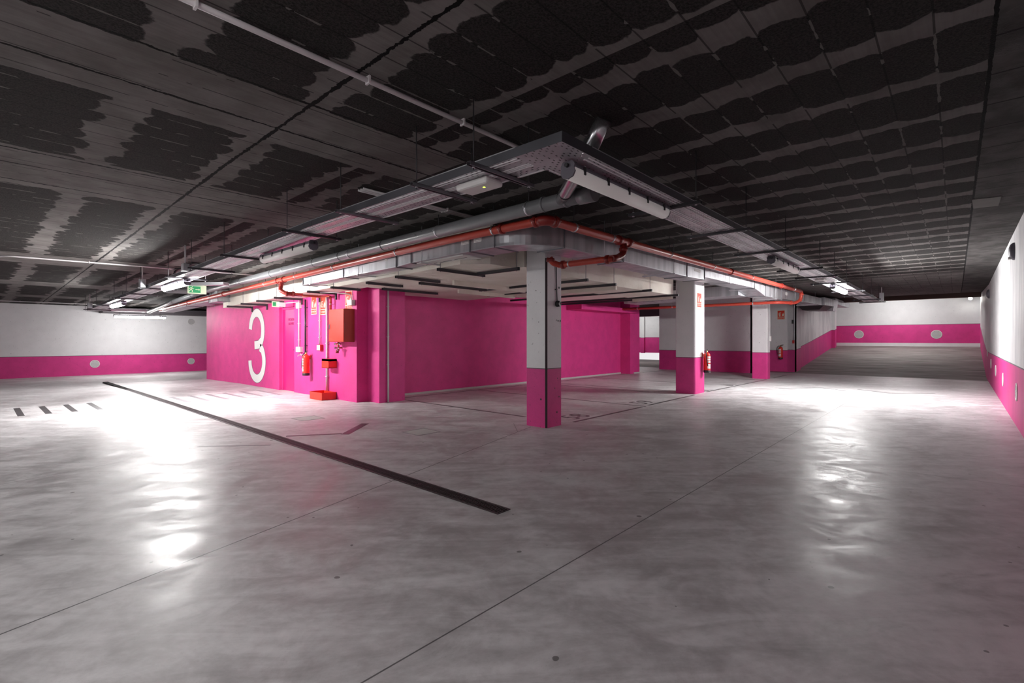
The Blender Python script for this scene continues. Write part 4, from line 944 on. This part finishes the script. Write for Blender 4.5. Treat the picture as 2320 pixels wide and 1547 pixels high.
bm = B(); tube(bm, rpath([(5.04, 10.93, .93), (5.04, 10.93, .90), (4.98, 11.0, .90), (4.94, 11.08, .90), (4.94, 11.08, .86)], .02, 4), .012, 10); tube(bm, [(4.97, 11.01, .90), (4.97, 11.01, .94)], .006, 8); tube(bm, [(4.95, 10.98, .94), (4.99, 11.05, .94)], .007, 8); obj('spout', bm, m_chrome, tp)
vcond('white conduit dropping to the small red alarm button', 5.045, 10.26, 1.14, 2.18)
al = sbox('alarm_button', 'small red alarm call point with a white face at the end of a conduit', 'alarm button', 5.01, 5.08, 10.16, 10.32, 1.01, 1.14, m_redd, extra=m_wplastic)
vcond('tall white pipe running down the pink wall into the floor tray', 5.045, 9.93, .16, 2.18, .022)
sbox('junction_box', 'small white box in front of the hose reel sign', 'junction box', 5.0, 5.075, 8.83, 9.02, 1.93, 2.04, m_wplastic)
cb = thing('wall_conduit', 'white conduit curving up from the box beside the hose reel sign', 'conduit', (5.04, 8.92, 2.04)); bm = B(); tube(bm, rpath([(5.04, 8.92, 2.04), (5.04, 8.93, 2.15), (4.80, 9.2, 2.19), (4.62, 9.6, 2.19)], .05, 5), .010, 10); obj('tube', bm, m_conduit, cb)
pc = thing('wall_conduit', 'white conduit from floor to ceiling on the pink pier', 'conduit', (5.52, 8.345, 0)); bm = B(); tube(bm, [(5.52, 8.348, 0), (5.52, 8.348, 2.3)], .018, 12); obj('tube', bm, m_conduit, pc)
bm = B(); [box(bm, 5.495, 5.545, 8.345, 8.37, z, z+.012) for z in (.75, 1.3, 1.9)]; obj('clip', bm, m_conduit, pc)
# lit sign box above the door
dsn = thing('door_exit_sign', 'small green and white exit plate with white box above the pink door', 'sign', (4.75, 11.6, 2.07))
bm = B(); box(bm, 4.57, 4.74, 11.60, 11.604, 2.00, 2.13); obj('plate', bm, m_lum, dsn); bm = B(); box(bm, 4.59, 4.66, 11.596, 11.60, 2.02, 2.11); obj('green_field', bm, m_green, dsn)
bm = B(); box(bm, 4.70, 4.86, 11.55, 11.62, 2.01, 2.11); obj('lamp_box', bm, m_wplastic, dsn, .006); bm = B(); tube(bm, [(4.86, 11.58, 2.10), (5.03, 11.35, 2.12), (5.06, 11.3, 2.12)], .010, 8); obj('conduit', bm, m_conduit, dsn)
# hanging exit sign
es = thing('exit_sign', 'green and cream running man exit sign hanging under the left services', 'sign', (3.45, 13.0, 2.4))
M = wallF((3.45, 13.0, 2.404))
bm = B(); box(bm, -.19, .19, -.098, .098, 0, .004, 0, M); obj('plate', bm, m_lum, es)
bm = B(); box(bm, -.17, .07, -.075, .075, .0041, .005, 0, M); obj('green_field', bm, m_green, es)
bm = B()
box(bm, -.035, .035, -.006, .006, .0051, .006, 0, M); prism(bm, [(.03, -.022), (.06, 0), (.03, .022)], .0051, .006, 0, M)
for pts in ([(-.105, .045), (-.125, .0)], [(-.125, .0), (-.15, -.03), (-.165, -.055)], [(-.12, 0), (-.095, -.025), (-.10, -.06)], [(-.11, .04), (-.085, .01), (-.065, .02)], [(-.11, .04), (-.14, .03), (-.155, .01)]): stroke(bm, pts, .016, M @ Matrix.Translation((0, 0, .0051)), .001)
lathe(bm, [(.012, .0051), (.012, .006)], 12, M @ Matrix.Translation((-.095, .062, 0))); obj('pictogram', bm, m_lum, es)
bm = B()
for x in (3.30, 3.60): tube(bm, [(x, 13.0, 2.50), (x, 13.0, zc(x, 13))], .003, 6)
obj('wire', bm, m_rod, es)

# socket on the nearest column with its cable
so = thing('wall_socket', 'round black socket hanging on the nearest column', 'socket', (5.64, 4.25, 1.78))
bm = B(); lathe(bm, [(.042, 0), (.045, .01), (.042, .045), (.030, .055)], 20, Matrix.Translation((5.645, 4.262, 1.765)) @ Matrix.Rotation(PI/2, 4, 'X')); obj('body', bm, m_black, so)
bm = B(); tube(bm, [(5.645+.022*math.cos(a), 4.203, 1.765+.030*math.sin(a)) for a in [k*PI/6 for k in range(11)]], .004, 6); obj('chrome_ring', bm, m_chrome, so)
cs = thing('column_cable', 'thin dark cable running up the nearest column from the round socket', 'cable', (5.62, 4.25, 2)); bm = B(); tube(bm, [(5.645, 4.254, 1.81), (5.63, 4.254, 2.1), (5.625, 4.254, 2.36)], .006, 8); obj('cord', bm, m_black, cs)
bm = B(); box(bm, 5.60, 5.64, 4.245, 4.262, 1.96, 1.975); obj('clip', bm, m_black, cs)
cc = thing('column_cable', 'thin white cable with a small white switch on the third column', 'cable', (17.08, 4.39, 1)); bm = B(); tube(bm, [(17.10, 4.393, 1.35), (17.10, 4.393, 2.6)], .008, 8); obj('cord', bm, m_conduit, cc); bm = B(); box(bm, 17.05, 17.15, 4.36, 4.40, 1.20, 1.35); obj('switch', bm, m_wplastic, cc)
sw = sbox('junction_box', 'small dark box on the far grey wall near its corner', 'junction box', 20.90, 20.95, 4.55, 4.62, 1.85, 2.0, m_black)
sa = sbox('alarm_button', 'small red alarm button on the far grey wall near its corner', 'alarm button', 20.90, 20.95, 4.53, 4.60, 1.10, 1.22, m_redd)
vc = thing('wall_conduit', 'thin grey conduit down the corner of the far grey wall', 'conduit', (20.92, 4.56, 1)); bm = B(); tube(bm, [(20.935, 4.565, 1.22), (20.935, 4.565, 1.85)], .010, 8); tube(bm, [(20.935, 4.565, 2.0), (20.935, 4.565, 2.75)], .010, 8); obj('tube', bm, m_darkgalv, vc)

# ---------------------------------------------------------------- round vents in the pink bands
def vent(M, r, name, label, cat, group):
    v = thing(name, label, cat, tuple(M.translation), group)
    bm = B(); lathe(bm, [(r, 0), (r, .010), (r*.86, .014), (r*.86, .006)], 28, M); obj('ring', bm, m_wplastic, v)
    bm = B(); lathe(bm, [(r*.855, .0062), (r*.855, .009)], 28, M)
    obj('mesh', bm, plain('vent_mesh', (.40, .40, .41, 1), .6), v)
    bm = B()
    for k in range(-4, 5):
        hh = math.sqrt(max(0, .72-(k/5)**2))*r*.98; box(bm, -hh, hh, k*r*.17-.004, k*r*.17+.004, .0092, .0115, 0, M)
    obj('louvre', bm, m_wplastic, v); return v
vent(wallF((3.09, 24.55, .31)), .15, 'round_vent', 'left one of the two round vents in the far left wall pink band', 'vent', 'round vents')
vent(wallF((6.29, 24.55, .31)), .135, 'round_vent', 'right one of the two round vents in the far left wall pink band', 'vent', 'round vents')
vent(wallF((6.29, 24.55, 2.02)), .13, 'round_vent', 'round vent high on the white part of the far left wall', 'vent', 'round vents')
vent(wallF((.35, 24.55, 2.2)), .13, 'round_vent', 'round vent high at the left edge on the far left wall', 'vent', 'round vents')
vent(wallL((28.0, 3.37, 1.49)), .19, 'round_vent', 'left round vent in the pink band at the top of the ramp', 'vent', 'round vents')
vent(wallL((28.0, .61, 1.47)), .19, 'round_vent', 'right round vent in the pink band at the top of the ramp', 'vent', 'round vents')
def wallR(o): return frame(o, (-1, 0, 0), (0, 0, 1))
yR = lambda x: -.64-.08*(x-9)/11
for i, (x, z, r) in enumerate(((9.98, .50, .13), (13.1, .49, .13), (15.8, .53, .13), (18.3, .60, .13), (20.8, .86, .13), (22.6, 1.2, .13), (24.4, 1.5, .13))):
    vent(wallR((x, yR(x), z)), r, 'round_vent', 'round vent in the pink band of the right wall, %s from the camera' % nm[i], 'vent', 'round vents')
for x, lb in ((10.38, 'nearer'), (19.6, 'farther')):
    l_ = thing('wall_lamp', lb+' unlit oval fitting high on the right wall', 'wall lamp', (x, yR(x), 2.4)); bm = B(); lathe(bm, [(.13, 0), (.13, .02), (.10, .05), (.05, .065)], 20, wallR((x, yR(x), 2.56)) @ Matrix.Diagonal((.7, 1, 1, 1))); obj('body', bm, m_housing, l_); bm = B(); lathe(bm, [(.02, .0), (.02, .07)], 10, wallR((x, yR(x), 2.46))); obj('lens', bm, m_wplastic, l_)
# bare pale patch board on the ceiling over the right wall
pb = tag(obj('patch_board', (lambda b: (hexa(b, [(7.72, -.14, 2.858), (8.24, -.16, 2.858), (8.28, -.38, 2.858), (7.77, -.38, 2.858), (7.72, -.14, 2.866), (8.24, -.16, 2.866), (8.28, -.38, 2.866), (7.77, -.38, 2.866)]), b)[1])(B()), plain('raw_board', (.14, .135, .125, 1), .9)), 'pale rectangular patch on the dark ceiling near the right wall', 'patch')
# lit spot with camera at the top of the ramp
fl_ = thing('corner_spotlight', 'bright spotlight in the far right corner at the top of the ramp', 'light', (27.7, -.5, 2.8))
bm = B(); lathe(bm, [(.04, 0), (.07, .10), (.07, .12)], 16, Matrix.Translation((27.75, -.45, 3.0)) @ Matrix.Rotation(math.radians(-115), 4, 'Y')); obj('housing', bm, m_black, fl_)
bm = B(); lathe(bm, [(.06, 0), (.06, .01)], 16, Matrix.Translation((27.63, -.45, 2.945)) @ Matrix.Rotation(math.radians(-115), 4, 'Y')); obj('lamp', bm, m_spot, fl_)
bm = B(); tube(bm, [(27.75, -.45, 3.0), (27.75, -.45, zc(27.75, 0))], .012, 8); obj('stem', bm, m_black, fl_)
ss = thing('wire_sensor', 'small dark sensor box on a wire across the top of the ramp', 'sensor', (27.5, 1.6, 3.05)); bm = B(); box(bm, 27.45, 27.55, 1.45, 1.72, 3.02, 3.10); obj('case', bm, m_dark, ss); bm = B(); tube(bm, [(27.5, 4.3, 3.02), (27.5, 1.6, 3.06), (27.5, -.72, 3.08)], .008, 6); obj('wire', bm, m_rod, ss)
bm = B(); box(bm, 25.4, 25.7, -.72, 4.4, 2.865, zc(25.5, 0)+.05); struct('trim_5', bm, plain('rusty_beam', (.10, .065, .055, 1), .9))
